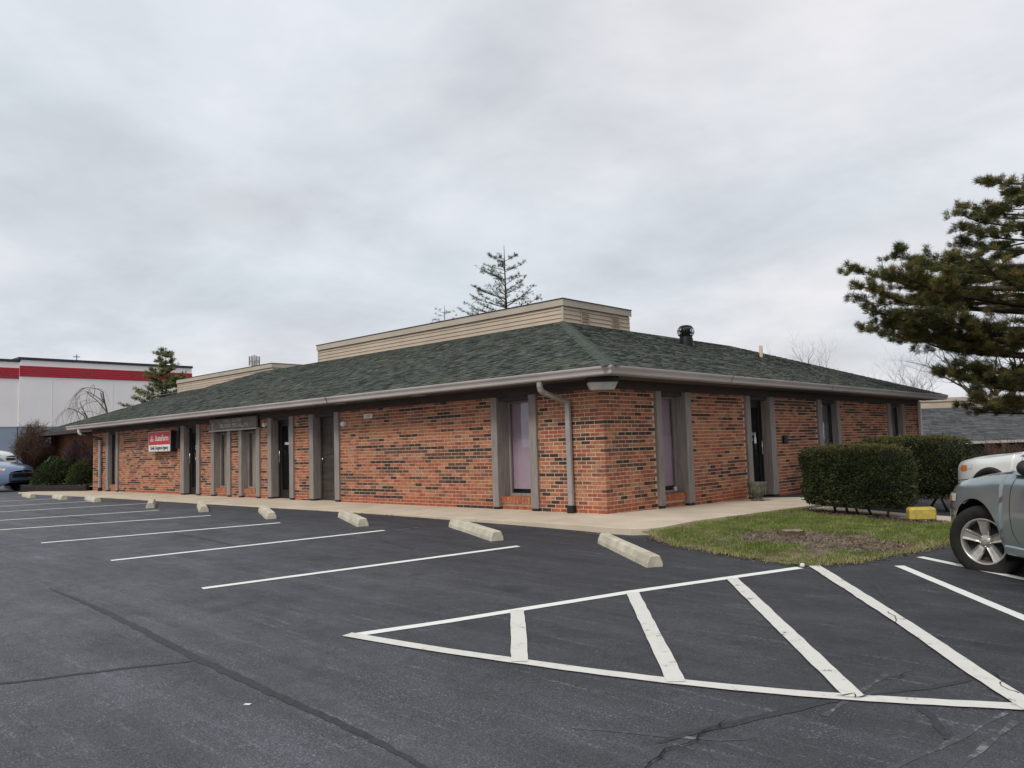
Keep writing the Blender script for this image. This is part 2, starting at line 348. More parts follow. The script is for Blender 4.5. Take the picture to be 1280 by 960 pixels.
strip('stall_line', [(5.06, -1.74), (6.499, -3.449), (8.3, -5.55)], .1, .0045, M_paint, .006)
strip('stall_line', [(5.07, -1.07), (6.201, -1.814), (8.6, -3.4)], .1, .0045, M_paint, .006)
for nm, pts, w in (('crack_sealant', [(-1.6, -7.83), (-0.439, -7.842), (0.622, -7.883), (1.517, -7.959), (2.206, -7.997), (3.173, -8.04), (3.837, -8.061), (4.468, -8.098), (5.3, -8.2)], .085),
                   ('crack_sealant', [(1.3, -9.7), (1.629, -9.11), (1.763, -8.859), (1.909, -8.549), (2.055, -8.278), (2.2, -8.04)], .05),
                   ('crack_sealant', [(-5.043, -4.947), (-4.039, -4.968), (-2.539, -5.14)], .07), ('crack_sealant', [(-13.118, -4.596), (-9.943, -4.711), (-8.234, -4.791)], .09),
                   ('crack_sealant', [(5.58, -7.2), (5.72, -6.817), (5.853, -6.526), (5.984, -6.193), (6.07, -6.03)], .07),
                   ('crack_sealant', [(6.21, -5.80), (6.36, -5.588), (6.554, -5.243)], .06), ('crack_sealant', [(6.434, -5.90), (6.57, -6.047), (6.69, -6.29)], .055),
                   ('crack_sealant', [(5.013, -2.42), (5.397, -3.25), (5.594, -3.661)], .05), ('crack_sealant', [(-1.7, -3.4), (-1.1, -3.75), (-.3, -3.9)], .045)):
    strip(nm, smoothp(pts), w*.85, .003, M_seal, .014, .016, True, .05)
for pts, w in (([(5.711, -7.7), (5.708, -7.455), (5.675, -7.271), (5.735, -7.09), (5.704, -6.952), (5.737, -6.835), (5.701, -6.702)], .016), ([(6.06, -5.48), (6.144, -5.55), (6.191, -5.477), (6.25, -5.30)], .014),
               ([(6.03, -6.02), (6.10, -5.93), (6.13, -5.99), (6.22, -5.85), (6.3, -5.8)], .016), ([(6.62, -5.05), (6.70, -5.18), (6.72, -5.3), (6.82, -5.38)], .016), ([(5.62, -3.85), (5.75, -4.02), (5.78, -4.2)], .01)):
    strip('crack', pts, w*.6, .0145, M_crack, .010, .03, True, .03)
for pts in ([(6.55, -6.95), (6.71, -6.299), (6.83, -5.72)], [(6.80, -6.75), (6.852, -6.226), (6.89, -5.82)], [(5.1, -7.3), (5.707, -7.044), (5.9, -6.9)], [(6.089, -6.344), (6.103, -5.904), (6.123, -5.412)], [(-2.02, -3.773), (-1.929, -2.05)]):
    strip('worn_line', pts, .032, .0018, M_paintold, .02)

# ------------------------------------------------------------------ sidewalk slabs
walk = bpy.data.objects.new('sidewalk', None); col.objects.link(walk); walk['kind'] = 'structure'
def slab(poly, zf, name='slab', m=M_conc, dep=.2, parent=walk):
    mb = MB(); n = len(poly)
    top = [(x, y, zf(x, y)) for x, y in poly]; low = [(x, y, zf(x, y)-dep) for x, y in poly]; b = .008
    cx = sum(p[0] for p in poly)/n; cy = sum(p[1] for p in poly)/n
    ins = []
    for x, y, z in top:
        d = Vector((cx-x, cy-y)); d = d.normalized()*b*1.4; ins.append((x+d.x, y+d.y, z+b*.6))
    mb.add(ins, [tuple(range(n))]); o = len(mb.v)
    mb.v += top+low; mb.v += []
    for i in range(n):
        j = (i+1) % n
        mb.f += [(i, o+i, o+j, j)[::-1], (o+i, o+n+i, o+n+j, o+j)[::-1]]; mb.m += [0, 0]; mb.sm += [False, False]
    return mb.build(name, m, parent)
def zwl(x, y): return zsL(x)+.012*y
xs = [-25.6, -23.2, -20.8, -18.4, -16.0, -13.6, -11.2, -8.8, -6.4, -4.0, -1.6]
edge = lambda x: -1.5-.06*math.sin(x*.45)
for a, b in zip(xs[:-1], xs[1:]): slab([(a+.004, edge(a)), (b-.004, edge(b)), (b-.004, .2), (a+.004, .2)], zwl)
slab([(-1.596, edge(-1.6)), (0.6, -1.40), (1.15, -1.42), (1.42, -1.38), (1.60, -1.22), (1.68, -.95), (1.68, -.3), (1.68, -.004), (.3, -.004), (-.3, .2), (-1.596, .2)], lambda x, y: .012*y-.018*max(0, x))
def zwr(x, y): return zsR(y)-.018*max(0, x)
ys = [.004, 1.9, 3.8, 5.7, 7.6, 9.5, 11.4, 13.3, 15.2, 17.1, 19]
for i, (a, b) in enumerate(zip(ys[:-1], ys[1:])): slab([(-.3, a+.004), (1.70+.02*i, a+.004), (1.72+.02*i, b-.004), (-.3, b-.004)], zwr)
# cross walk between the two hedges
slab([(1.86, 3.35), (3.4, 2.72), (5.3, 2.3), (5.4, 3.15), (3.6, 3.55), (1.86, 4.4)], lambda x, y: zsR(y)-.018*x-.03)
slab([(5.25, 1.35), (5.32, 3.9), (5.18, 3.9), (5.12, 1.35)], lambda x, y: G(x, y)+.09, 'kerb', M_conc)
# a tapered kerb lip at the corner
# ------------------------------------------------------------------ lawn island
LAWN = [(1.69, -1.0), (1.66, -1.36), (2.0, -1.68), (2.47, -1.92), (3.17, -2.12), (3.76, -2.28), (4.23, -2.31), (4.47, -2.15), (4.69, -1.72), (4.84, -1.13), (5.01, -.53), (5.1, .16), (5.13, 1.4), (5.1, 2.3), (3.4, 2.68), (1.9, 3.3), (1.73, 2.2), (1.71, .5)]
def inpoly(x, y, P):
    c = False; j = len(P)-1
    for i in range(len(P)):
        if (P[i][1] > y) != (P[j][1] > y) and x < (P[j][0]-P[i][0])*(y-P[i][1])/(P[j][1]-P[i][1])+P[i][0]: c = not c
        j = i
    return c
def edged(x, y, P):
    p = Vector((x, y)); d = 9
    for a, b in zip(P, P[1:]+P[:1]):
        a = Vector(a); b = Vector(b); t = max(0, min(1, (p-a).dot(b-a)/(b-a).length_squared)); d = min(d, (p-a-(b-a)*t).length)
    return d
def lawn_z(x, y):
    lo = G(x, y)+.02; hi = -.03-.02*x-.012*max(0, y)
    d = edged(x, y, LAWN) if inpoly(x, y, LAWN) else 0
    w = sstep(0, .7, d); wall = sstep(2.6, 1.7, x)
    bed = .02*noise.noise(Vector((x*1.5, y*1.5, 0)))
    return lo+(hi-lo)*max(w, wall*.85)+bed*w-(.02*math.exp(-(((x-3.7)/.9)**2+((y+.85)/.6)**2)))
def lawn_sheet():
    xs = np.arange(1.6, 5.3, .1); ysv = np.arange(-2.4, 3.5, .1); mb = MB(); idx = {}
    for i, x in enumerate(xs):
        for j, y in enumerate(ysv):
            if inpoly(x, y, LAWN): idx[i, j] = len(mb.v); mb.v.append((x, y, lawn_z(x, y)))
    for (i, j) in list(idx):
        q = [(i, j), (i+1, j), (i+1, j+1), (i, j+1)]
        if all(k in idx for k in q): mb.f.append(tuple(idx[k] for k in q)); mb.m.append(0); mb.sm.append(True)
    # skirt to the outline
    n = len(LAWN); P = [Vector(p) for p in LAWN]; ring = []
    pts = densify(LAWN+[LAWN[0]], .1)
    o = len(mb.v)
    for p in pts:
        mb.v.append((p.x, p.y, G(p.x, p.y)-.02)); c = Vector((3.3, .2, 0)); d = (c-p).normalized()*.17; q = p+d
        mb.v.append((q.x, q.y, lawn_z(q.x, q.y)+.001))
    for i in range(len(pts)-1): mb.f.append((o+2*i, o+2*i+2, o+2*i+3, o+2*i+1)); mb.m.append(0); mb.sm.append(True)
    return mb.build('lawn', M_soil, None, 'structure')
lawn = lawn_sheet()
MUL = (3.74, -.86, 1.06, .74)
def inmulch(x, y, k=1.0):
    r = ((x-MUL[0])/MUL[2])**2+((y-MUL[1])/MUL[3])**2
    return r < k*(1+.5*noise.noise(Vector((x*2.2, y*2.2, 4))))
HBED = [(1.9, 3.3), (1.95, 2.75), (3.0, 2.25), (4.25, 1.75), (4.7, 2.0), (4.6, 2.45), (3.4, 2.68)]
def grass():
    g = np.random.default_rng(5); tr = []; mi = []
    n = 0
    while n < 80000:
        x = g.uniform(1.6, 5.25); y = g.uniform(-2.45, 3.3)
        if not inpoly(x+g.normal()*.05, y+g.normal()*.05, LAWN) or inpoly(x, y, HBED): continue
        if inmulch(x, y, .95) and g.random() > .05: continue
        dens = .5+.95*noise.noise(Vector((x*3.2, y*3.2, 1)))
        if g.random() > dens+.25: continue
        z = lawn_z(x, y)-.004; tall = noise.noise(Vector((x*1.6, y*1.6, 7)))
        h = g.uniform(.018, .048)*(1+.75*tall)*(1+.5*noise.noise(Vector((x*6, y*6, 2)))); a = g.uniform(0, 6.283); w = g.uniform(.0028, .0052); ln = g.uniform(.1, .9)*h; b = g.uniform(0, 6.283)
        ex, ey = math.cos(a)*w, math.sin(a)*w; dx_, dy_ = math.cos(b)*ln, math.sin(b)*ln
        tr.append(((x-ex, y-ey, z), (x+ex, y+ey, z), (x+dx_, y+dy_, z+h)))
        straw = .13+.2*noise.noise(Vector((x*1.3, y*1.3, 3)))+.45*max(0, 1-abs(edged(x, y, LAWN))*5)+.25*noise.noise(Vector((x*4, y*4, 13)))
        r = g.random(); mi.append(2 if r < straw else (0 if r < .55 else (1 if r < .78 else 3))); n += 1
    o = quick('grass', np.array(tr), M_grass, mi, None, 'stuff'); o['label'] = 'short green and straw grass on the island beside the brick corner'; o['category'] = 'grass'
grass()
def chips():
    g = np.random.default_rng(8); tr = []; mi = []
    def quad(x, y, z, L, w, a, tilt, m):
        c, s = math.cos(a)*L, math.sin(a)*L; c2, s2 = -math.sin(a)*w, math.cos(a)*w; dz = tilt*L
        A = (x-c-c2, y-s-s2, z-dz); B = (x+c-c2, y+s-s2, z+dz); C_ = (x+c+c2, y+s+s2, z+dz); D = (x-c+c2, y-s+s2, z-dz)
        tr.append((A, B, C_)); tr.append((A, C_, D)); mi.extend((m, m))
    n = 0
    while n < 2300:
        x = g.uniform(2.4, 5.0); y = g.uniform(-1.8, .2)
        if inmulch(x, y, 1.0) and inpoly(x, y, LAWN):
            quad(x, y, lawn_z(x, y)+g.uniform(.004, .022), g.uniform(.006, .024), g.uniform(.003, .009), g.uniform(0, 6.28), g.uniform(-.5, .5), int(g.choice([0, 0, 1, 2]))); n += 1
    n = 0
    while n < 1500:
        x = g.uniform(1.8, 4.8); y = g.uniform(1.6, 3.4)
        if inpoly(x, y, HBED): quad(x, y, lawn_z(x, y)+g.uniform(.004, .03), g.uniform(.01, .03), g.uniform(.005, .012), g.uniform(0, 6.28), g.uniform(-.5, .5), int(g.choice([0, 2, 2]))); n += 1
    o = quick('bark_mulch', np.array(tr), M_chip, mi, None, 'stuff'); o['label'] = 'brown bark chips on bare soil of the grass island'; o['category'] = 'mulch'
chips()
# stump
def stump(x, y, r, h, label):
    mb = MB(); z = lawn_z(x, y)-.03; n = 18; rows = []
    for zz_, k in ((0, 1.35), (.3, 1.1), (.8, 1.0), (1.0, .96)):
        rows.append([(x+r*k*(1+.18*noise.noise(Vector((math.cos(a)*1.6, math.sin(a)*1.6, zz_))))*math.cos(a), y+r*k*(1+.18*noise.noise(Vector((math.cos(a)*1.6, math.sin(a)*1.6, zz_))))*math.sin(a), z+h*zz_*(1+.25*noise.noise(Vector((math.cos(a)*2, math.sin(a)*2, 3))))) for a in [2*math.pi*j/n for j in range(n+1)]])
    mb.grid(rows); t = thing('tree_stump', label, 'stump', (x, y, z), world=True)
    mb.build('bark', M_bark, t)
    mc = MB(); mc.add([(x, y, z+h*.93)]+rows[-1][:-1], [(0, j+1, (j+1) % n+1) for j in range(n)]); mc.build('cut_face', M_chip[1], t)
stump(3.36, -.50, .15, .085, 'weathered low tree stump in the bare mulch patch of the grass island')
sc_ = MB(); sc_.box(-.02, .02, -.012, .012, .0005, .004); o = sc_.build('paper_scrap', M_signw); o.location = (3.35, -8.25, G(3.35, -8.25)+.003); o.rotation_euler = (0, 0, .5); tag(o, 'tiny white paper scrap lying on the asphalt near the long sealed crack', 'litter')
sc_ = MB(); sc_.bbox(-.024, .024, -.02, .02, 0, .04, .01); o = sc_.build('stone_chip', M_signw); o.location = (4.27, -2.34, G(4.27, -2.34)); o.rotation_euler = (0, 0, .3); tag(o, 'small white stone at the grass edge where the hatch lines meet', 'stone')

def litter():
    g = np.random.default_rng(77); tr = []; mi = []
    edge_pts = densify(LAWN[1:12], .05)
    for k in range(520):
        if k < 330: p = edge_pts[g.integers(len(edge_pts))]; x = p.x+g.normal()*.05+.02; y = p.y+g.normal()*.05-.02
        else: x = g.uniform(-14, 1.3); y = edge(x)-abs(g.normal())*.06-.01
        z = max(G(x, y), lawn_z(x, y) if inpoly(x, y, LAWN) else -9)+.006; a = g.uniform(0, 6.28); L = g.uniform(.008, .028); w = L*g.uniform(.25, .6); c, s_ = math.cos(a), math.sin(a); h = g.uniform(0, .012)
        tr.append(((x-c*L, y-s_*L, z), (x+s_*w, y-c*w, z+h), (x+c*L, y+s_*L, z+.003))); tr.append(((x-c*L, y-s_*L, z), (x+c*L, y+s_*L, z+.003), (x-s_*w, y+c*w, z+h*.5))); m_ = int(g.choice([0, 1, 1, 2])); mi += [m_, m_]
    o = quick('leaf_litter', np.array(tr), M_chip, mi, None, 'stuff'); o['label'] = 'dry leaf litter along the grass edge and walk edge'; o['category'] = 'leaf litter'
litter()
# ------------------------------------------------------------------ wheel stops
def stop_mesh():
    prof = [(-.10, 0), (-.095, .05), (-.062, .125), (-.04, .135), (.04, .135), (.062, .125), (.095, .05), (.10, 0)]
    mb = MB(); xs_ = [-.915, -.90, -.6, -.3, 0, .3, .6, .90, .915]; rows = []
    for i, x in enumerate(xs_):
        k = .90 if i in (0, len(xs_)-1) else 1.0
        rows.append([(x, y*k+.004*noise.noise(Vector((x*3, y*9, 1))), z*k) for y, z in prof])
    mb.grid(rows, smooth=False); mb.add(rows[0], [tuple(range(8))]); mb.add(rows[-1], [tuple(range(8))[::-1]])
    return mb.mesh('wheel_stop', M_stop)
sm_ = stop_mesh()
STOPS = [(2.24, -2.66, -36, 'pale concrete wheel stop beside the grass island and hatched triangle'), (-.66, -2.42, -24, 'pale concrete wheel stop in front of the mauve window near the building corner'),
         (-3.72, -2.40, -25, 'pale concrete wheel stop in front of the long blank brick wall'), (-6.4, -2.50, -25, 'pale concrete wheel stop in front of the plain brown door'),
         (-9.35, -2.38, -24, 'pale concrete wheel stop in front of the brown door with the white sticker'), (-11.95, -2.42, -24, 'pale concrete wheel stop in front of the curtained twin windows'),
         (-16.4, -2.2, -12, 'pale concrete wheel stop in front of the red and white wall sign'), (-19.1, -2.2, -10, 'pale concrete wheel stop in front of the narrow end window'), (-21.9, -2.25, -9, 'pale concrete wheel stop by the timber edged planting bed')]
for x, y, a, lab in STOPS:
    o = link('wheel_stop', sm_); a = R(a); sl = (G(x+math.cos(a), y+math.sin(a))-G(x-math.cos(a), y-math.sin(a)))/2
    o.location = (x, y, G(x, y)-.004); o.rotation_euler = (0, -math.atan(sl), a); tag(o, lab, 'wheel stop', 'concrete wheel stops along the front walk')
mb = MB(); mb.bbox(-.19, .19, -.11, .11, 0, .2, .03); o = mb.build('wheel_stop', M_yel); o.location = (4.08, 2.48, lawn_z(4.0, 2.2)-.01); o.rotation_euler = (0, 0, R(32)); tag(o, 'yellow painted concrete block showing between the two clipped hedges', 'wheel stop')

# ------------------------------------------------------------------ building
B = thing('brick_building', 'long low brick office with grey timber posts and green shingled hip roof', 'building', (0, 0, 0))
E_ = .05
def fr(x): return x+E_*(7.94-x)/10.75            # position on the post faces of the long front
def fs(y): return y-E_*(y+10.75)/7.94            # the same on the side
FRONT = [dict(a=(-21.49, -21.30), b=(-20.62, -20.45), k='W', m=M_greyb, dep=.15), dict(a=(-15.71, -15.47), b=(-14.68, -14.48), k='D1', dep=.22), dict(a=(-13.78, -13.60), b=(-12.84, -12.67), k='W', m=M_curt, dep=.2), dict(a=(-12.20, -12.05), b=(-11.29, -11.12), k='W', m=M_curt, dep=.2),
         dict(a=(-10.71, -10.53), b=(-9.68, -9.50), k='D2'), dict(a=(-8.80, -8.62), b=(-7.75, -7.57), k='D3'), dict(a=(-2.64, -2.485), b=(-1.68, -1.505), k='W', m=M_mauve, dep=.33)]
SIDE = [dict(a=(1.61, 1.79), b=(2.62, 2.83), k='W', m=M_mauve), dict(a=(5.09, 5.29), b=(6.22, 6.47), k='RD'), dict(a=(8.90, 9.14), b=(10.12, 10.32), k='W', m=M_greyb, dep=.17), dict(a=(14.02, 14.28), b=(15.32, 15.54), k='W', m=M_greyb, dep=.17)]
for d in FRONT: d['a'] = tuple(fr(v) for v in d['a']); d['b'] = tuple(fr(v) for v in d['b'])
for d in SIDE: d['a'] = tuple(fs(v) for v in d['a']); d['b'] = tuple(fs(v) for v in d['b'])
LX, LY, ZW, ZSOF = -22.66, 16.9, 2.10, 2.24
def segs(bays, lo, hi):
    out = []; p = lo
    for d in sorted(bays, key=lambda d: d['a'][0]):
        out.append((p, d['a'][0]+.03)); p = d['b'][1]-.03
    out.append((p, hi)); return out
segF = segs(FRONT, LX, 0); segS = segs(SIDE, 0, LY)
mbF = MB(); mbS = MB()
for a, b in segF: mbF.box(a, min(b, -.004), .0045, .34, -.4, ZSOF+.05)
for a, b in segS: mbS.box(-.34, -.0045, max(a, .005) if a < 1 else a, b, -.6, ZSOF+.05)
wallF = mbF.build('wall', M_mortar, B, label='long front brick wall'); wallS = mbS.build('wall', M_mortar, B, label='shaded side brick wall')
# bricks
PIT, CRS, BL, BH = .203, .0677, .1915, .0560
bricks = []
def lay(segments, wall, c0, c1, seed):
    r = random.Random(seed)
    for c in range(c0, c1):
        z = c*CRS+CRS/2; odd = c % 2; run = 0; cls = 'red'; prev = None
        lo = segments[0][0]; hi = segments[-1][1]; L = hi-lo; n = int(L/PIT)+2
        for i in range(n):
            u0 = i*PIT+(0 if not odd else .1015); u1 = u0+BL        # distance from the building corner
            if i == 0 and odd and wall == 'S': pass
            lst = [(u0, u1)]
            if i == 0 and odd: lst = ([(0.0, .0965)] if False else []) + lst
            for (p, q) in lst:
                nz = noise.noise(Vector((p*.30, c*.16, seed))); n2 = noise.noise(Vector((p*.55, c*.45, seed+9)))
                if run > 0: run -= 1
                else:
                    pd = .085+max(0, nz)*.38+.07*(n2 > .2)
                    w = r.random()
                    if w < pd: cls = 'dark' if r.random() < .6 else 'char'; run = r.choice([0, 0, 0, 0, 1, 1, 2, 3, 4]); 
                    else:
                        w = r.random()+.35*n2
                        cls = 'salmon' if w < .16 else 'orange' if w < .50 else 'red' if w < .74 else 'brown' if w < .93 else 'tan'
                        if wall == 'S' and cls == 'salmon' and r.random() < .5: cls = 'red'
                        run = 0
                k_ = cls
                base_c = 1 if wall == 'F' else -int(p*.019/CRS)+1
                if c <= base_c+ (1 if r.random() < .4 else 0) and k_ not in ('dark',): k_ = 'base' if r.random() < .8 else 'red'
                # to wall coordinate and clip against segments
                if wall == 'F': A, Bq = -q, -p
                else: A, Bq = p, q
                for (s0, s1) in segments:
                    x0 = max(A, s0+.002); x1 = min(Bq, s1-.002)
                    if x1-x0 > .03: bricks.append((wall, (x0+x1)/2, x1-x0, z, k_, r.uniform(-.0022, .0015)))
lay(segF, 'F', -2, 33, 3); lay(segS, 'S', -7, 33, 21)
# header bricks that turn the corner: even courses belong to the front, odd to the side
fixed = []
for w, u, L, z, k_, j in bricks:
    c = int(math.floor(z/CRS))
    if w == 'S' and c % 2 == 0:                      # side rows start behind the front brick's end
        a = u-L/2; b = u+L/2
        a += .1015; b += .1015
        if a > LY-.05: continue
        ok = any(s0-.001 <= a and b <= s1+.001 for s0, s1 in segS)
        if not ok:
            for s0, s1 in segS:
                x0 = max(a, s0+.002); x1 = min(b, s1-.002)
                if x1-x0 > .03: fixed.append((w, (x0+x1)/2, x1-x0, z, k_, j))
            continue
        fixed.append((w, (a+b)/2, L, z, k_, j)); continue
    if w == 'S' and c % 2 == 1:
        a = u-L/2-.1015; b = u+L/2-.1015
        for s0, s1 in segS:
            x0 = max(a, s0+.002 if s0 > .1 else 0); x1 = min(b, s1-.002)
            if x1-x0 > .03: fixed.append((w, (x0+x1)/2, x1-x0, z, k_, 0 if a < .05 else j))
        continue
    fixed.append((w, u, L, z, k_, 0 if u > -.15 else j))
bricks = fixed
def brick_M(w, u, z, j):
    if w == 'F': return Matrix.Translation((u, .048-j, z))
    return Matrix.Translation((-.048+j, u, z)) @ Matrix.Rotation(R(90), 4, 'Z')
def dcam(bk):
    p = Vector((bk[1], 0, bk[3])) if bk[0] == 'F' else Vector((0, bk[1], bk[3])); return (p-CAM).length
vis = [b for b in bricks if abs(b[2]-BL) < .002 and .0 < b[3] < 2.05]
vis.sort(key=dcam); near = set(id(b) for b in vis[:300]); bmesh_cache = {}
jm = {'F': MB(), 'S': MB()}
for b in bricks:
    w, u, L, z, k_, j = b
    if id(b) in near:
        if k_ not in bmesh_cache:
            q = MB(); q.bbox(-BL/2, BL/2, -.048, .048, -BH/2, BH/2, .0035); bmesh_cache[k_] = q.mesh('brick', M_br[BKEY.index(k_)])
        o = link('brick', bmesh_cache[k_], wallF if w == 'F' else wallS, M=brick_M(w, u, z, j))
    else:
        if dcam(b) > 34 and False: continue
        jm[w].box(-L/2, L/2, -.048, .048, -BH/2, BH/2, BKEY.index(k_), brick_M(w, u, z, j))
jm['F'].build('brick_courses', M_br, wallF, 'stuff'); jm['S'].build('brick_courses', M_br, wallS, 'stuff')
# frieze, soffit, fascia
def part(name, m, fn, parent=B, **k):
    mb = MB(); fn(mb); return mb.build(name, m, parent, **k)
part('frieze_board', M_trim, lambda q: q.box(LX-.05, .028, -.028, .012, ZW-.015, ZSOF))
part('frieze_board', M_trim, lambda q: q.box(-.012, .026, .014, LY+.05, ZW-.015, ZSOF-.002))
OV = .58
part('soffit', M_soffit, lambda q: (q.box(LX-.6, OV, -OV, .02, ZSOF, ZSOF+.012), q.box(-.02, OV, .021, LY+.7, ZSOF+.001, ZSOF+.013)))
part('fascia', M_gutter, lambda q: (q.box(LX-.62, OV+.02, -OV-.02, -OV, ZSOF-.01, 2.37), q.box(OV, OV+.018, -OV+.001, LY+.72, ZSOF-.012, 2.369)))
for a, b in ((-20.2, .2), (-7.2, .25), (-4.5, .25)): part('soffit_vent', M_gutter, lambda q: q.box(a, a+.35, -.38, -.26, ZSOF-.006, ZSOF-.001))
GP = [(.0, 2.243), (.075, 2.243), (.083, 2.262), (.083, 2.285), (.092, 2.31), (.112, 2.335), (.118, 2.352), (.118, 2.372), (.108, 2.375), (.106, 2.36), (.0, 2.355)]
def gut_front(q):
    rows = []
    for x, mit in ((LX-.64, 0), (-12, 0), (0, 1)):
        rows.append([((x if not mit else OV+.02+d), -OV-.02-d, z) for d, z in GP])
    q.grid(rows, smooth=False); q.add(rows[0], [tuple(range(len(GP)))])
def gut_side(q):
    rows = []
    for y, mit in ((0, 1), (9, 0), (LY+.74, 0)):
        rows.append([(OV+.02+d, (-OV-.02-d if mit else y), z) for d, z in GP])
    q.grid(rows, smooth=False); q.add(rows[-1], [tuple(range(len(GP)))[::-1]])
gf = part('gutter', M_gutter, gut_front); gsd = part('gutter', M_gutter, gut_side)
for x in (-19.5, -16.4, -13.2, -10.1, -7.0, -5.6, -3.9, -.86):
    q = MB(); q.grid([[(x+k, -OV-.02-d*1.015-.001, z-.001) for d, z in GP[:8]] for k in (-.02, .02)], smooth=False); q.build('gutter_joint', M_gutter if x != -7.0 else M_gutd, gf)
for y in (1.4, 3.2, 4.9, 8.1, 11.3, 14.5):
    q = MB(); q.grid([[(OV+.02+d*1.015+.001, y+k, z-.001) for d, z in GP[:8]] for k in (-.012, .012)], smooth=False); q.build('gutter_joint', M_gutd if y in (3.2, 8.1) else M_gutter, gsd)
# downspouts
def rect_path(q, pts, w, d, ax):          # rectangular pipe, ax = direction across
    rows = []; ax = Vector(ax)
    for i, p in enumerate(pts):
        p = Vector(p); t = (Vector(pts[min(i+1, len(pts)-1)])-Vector(pts[max(i-1, 0)])).normalized(); n = t.cross(ax).normalized()
        pr = []
        for k in range(13):
            a = k/12*2*math.pi; ca, sa = math.cos(a), math.sin(a)
            sx = math.copysign(abs(ca)**.35, ca)*w/2*(1-.05*(k % 2)); sy = math.copysign(abs(sa)**.35, sa)*d/2*(1-.05*(k % 2))
            pr.append(p+ax*sx+n*sy)
        rows.append(pr)
    q.grid(rows, smooth=False)
def downspout(xo, xw, m, mtop=None):
    zb = zsL(xw)
    q = MB(); rect_path(q, [(xw, -.07, 1.84), (xw, -.07, 1.2), (xw, -.07, zb+.12)], .105, .075, (1, 0, 0)); ds = q.build('downspout', m, B)
    q = MB(); rect_path(q, [(xo, -.62, 2.25), (xo, -.62, 2.15), (xo, -.60, 2.09), (xo, -.55, 2.055)], .10, .075, (1, 0, 0)); q.build('elbow', mtop or m, ds)
    q = MB(); rect_path(q, [(xo, -.55, 2.055), (xw+(xo-xw)*.4, -.2, 1.94), (xw, -.09, 1.90), (xw, -.07, 1.84)], .10, .075, (1, 0, 0)); q.build('offset_pipe', m if mtop is None else M_trim, ds)
    q = MB(); q.box(xw-.06, xw+.06, -.115, -.02, zb-.01, zb+.13); q.build('boot', M_boot, ds)
    q = MB(); q.box(xw-.0565, xw+.0565, -.111, -.031, zb+.36, zb+.375); q.build('strap', m, ds)
downspout(-.84, -.70, M_spout); downspout(-22.25, -21.82, M_spout, M_white)
q = MB(); rect_path(q, [(.07, LY-.12, 2.2), (.07, LY-.12, .6), (.07, LY-.12, -.3)], .11, .08, (0, 1, 0)); q.build('downspout', M_signw, B)
# posts, windows, doors
def frameM(wall):           # local: u along wall, v outward(-)/inward(+), z
    if wall == 'F': return Matrix.Identity(4)
    return Matrix(((0, -1, 0, 0), (1, 0, 0, 0), (0, 0, 1, 0), (0, 0, 0, 1)))       # u->+Y, v->-X
TEXT = []
def text_mesh(s, size, m, align='CENTER', ext=.003, shear=0, xs=1.0):
    cu = bpy.data.curves.new('t', 'FONT'); cu.body = s; cu.size = size; cu.align_x = align; cu.align_y = 'CENTER'; cu.extrude = ext; cu.resolution_u = 2; cu.shear = shear; cu.offset = size*.012
    o = bpy.data.objects.new('t', cu); col.objects.link(o); dg = bpy.context.evaluated_depsgraph_get()
    me = bpy.data.meshes.new_from_object(o.evaluated_get(dg)); me.name = 'lettering'; bpy.data.objects.remove(o); bpy.data.curves.remove(cu)
    me.materials.clear(); me.materials.append(m)
    for v in me.vertices: v.co.x *= xs
    return me
def put_text(me, wall, u, v, z, parent):
    W = frameM(wall) @ Matrix.Translation((u, v, z)) @ Matrix.Rotation(R(90), 4, 'X'); return link('lettering', me, parent, M=W)
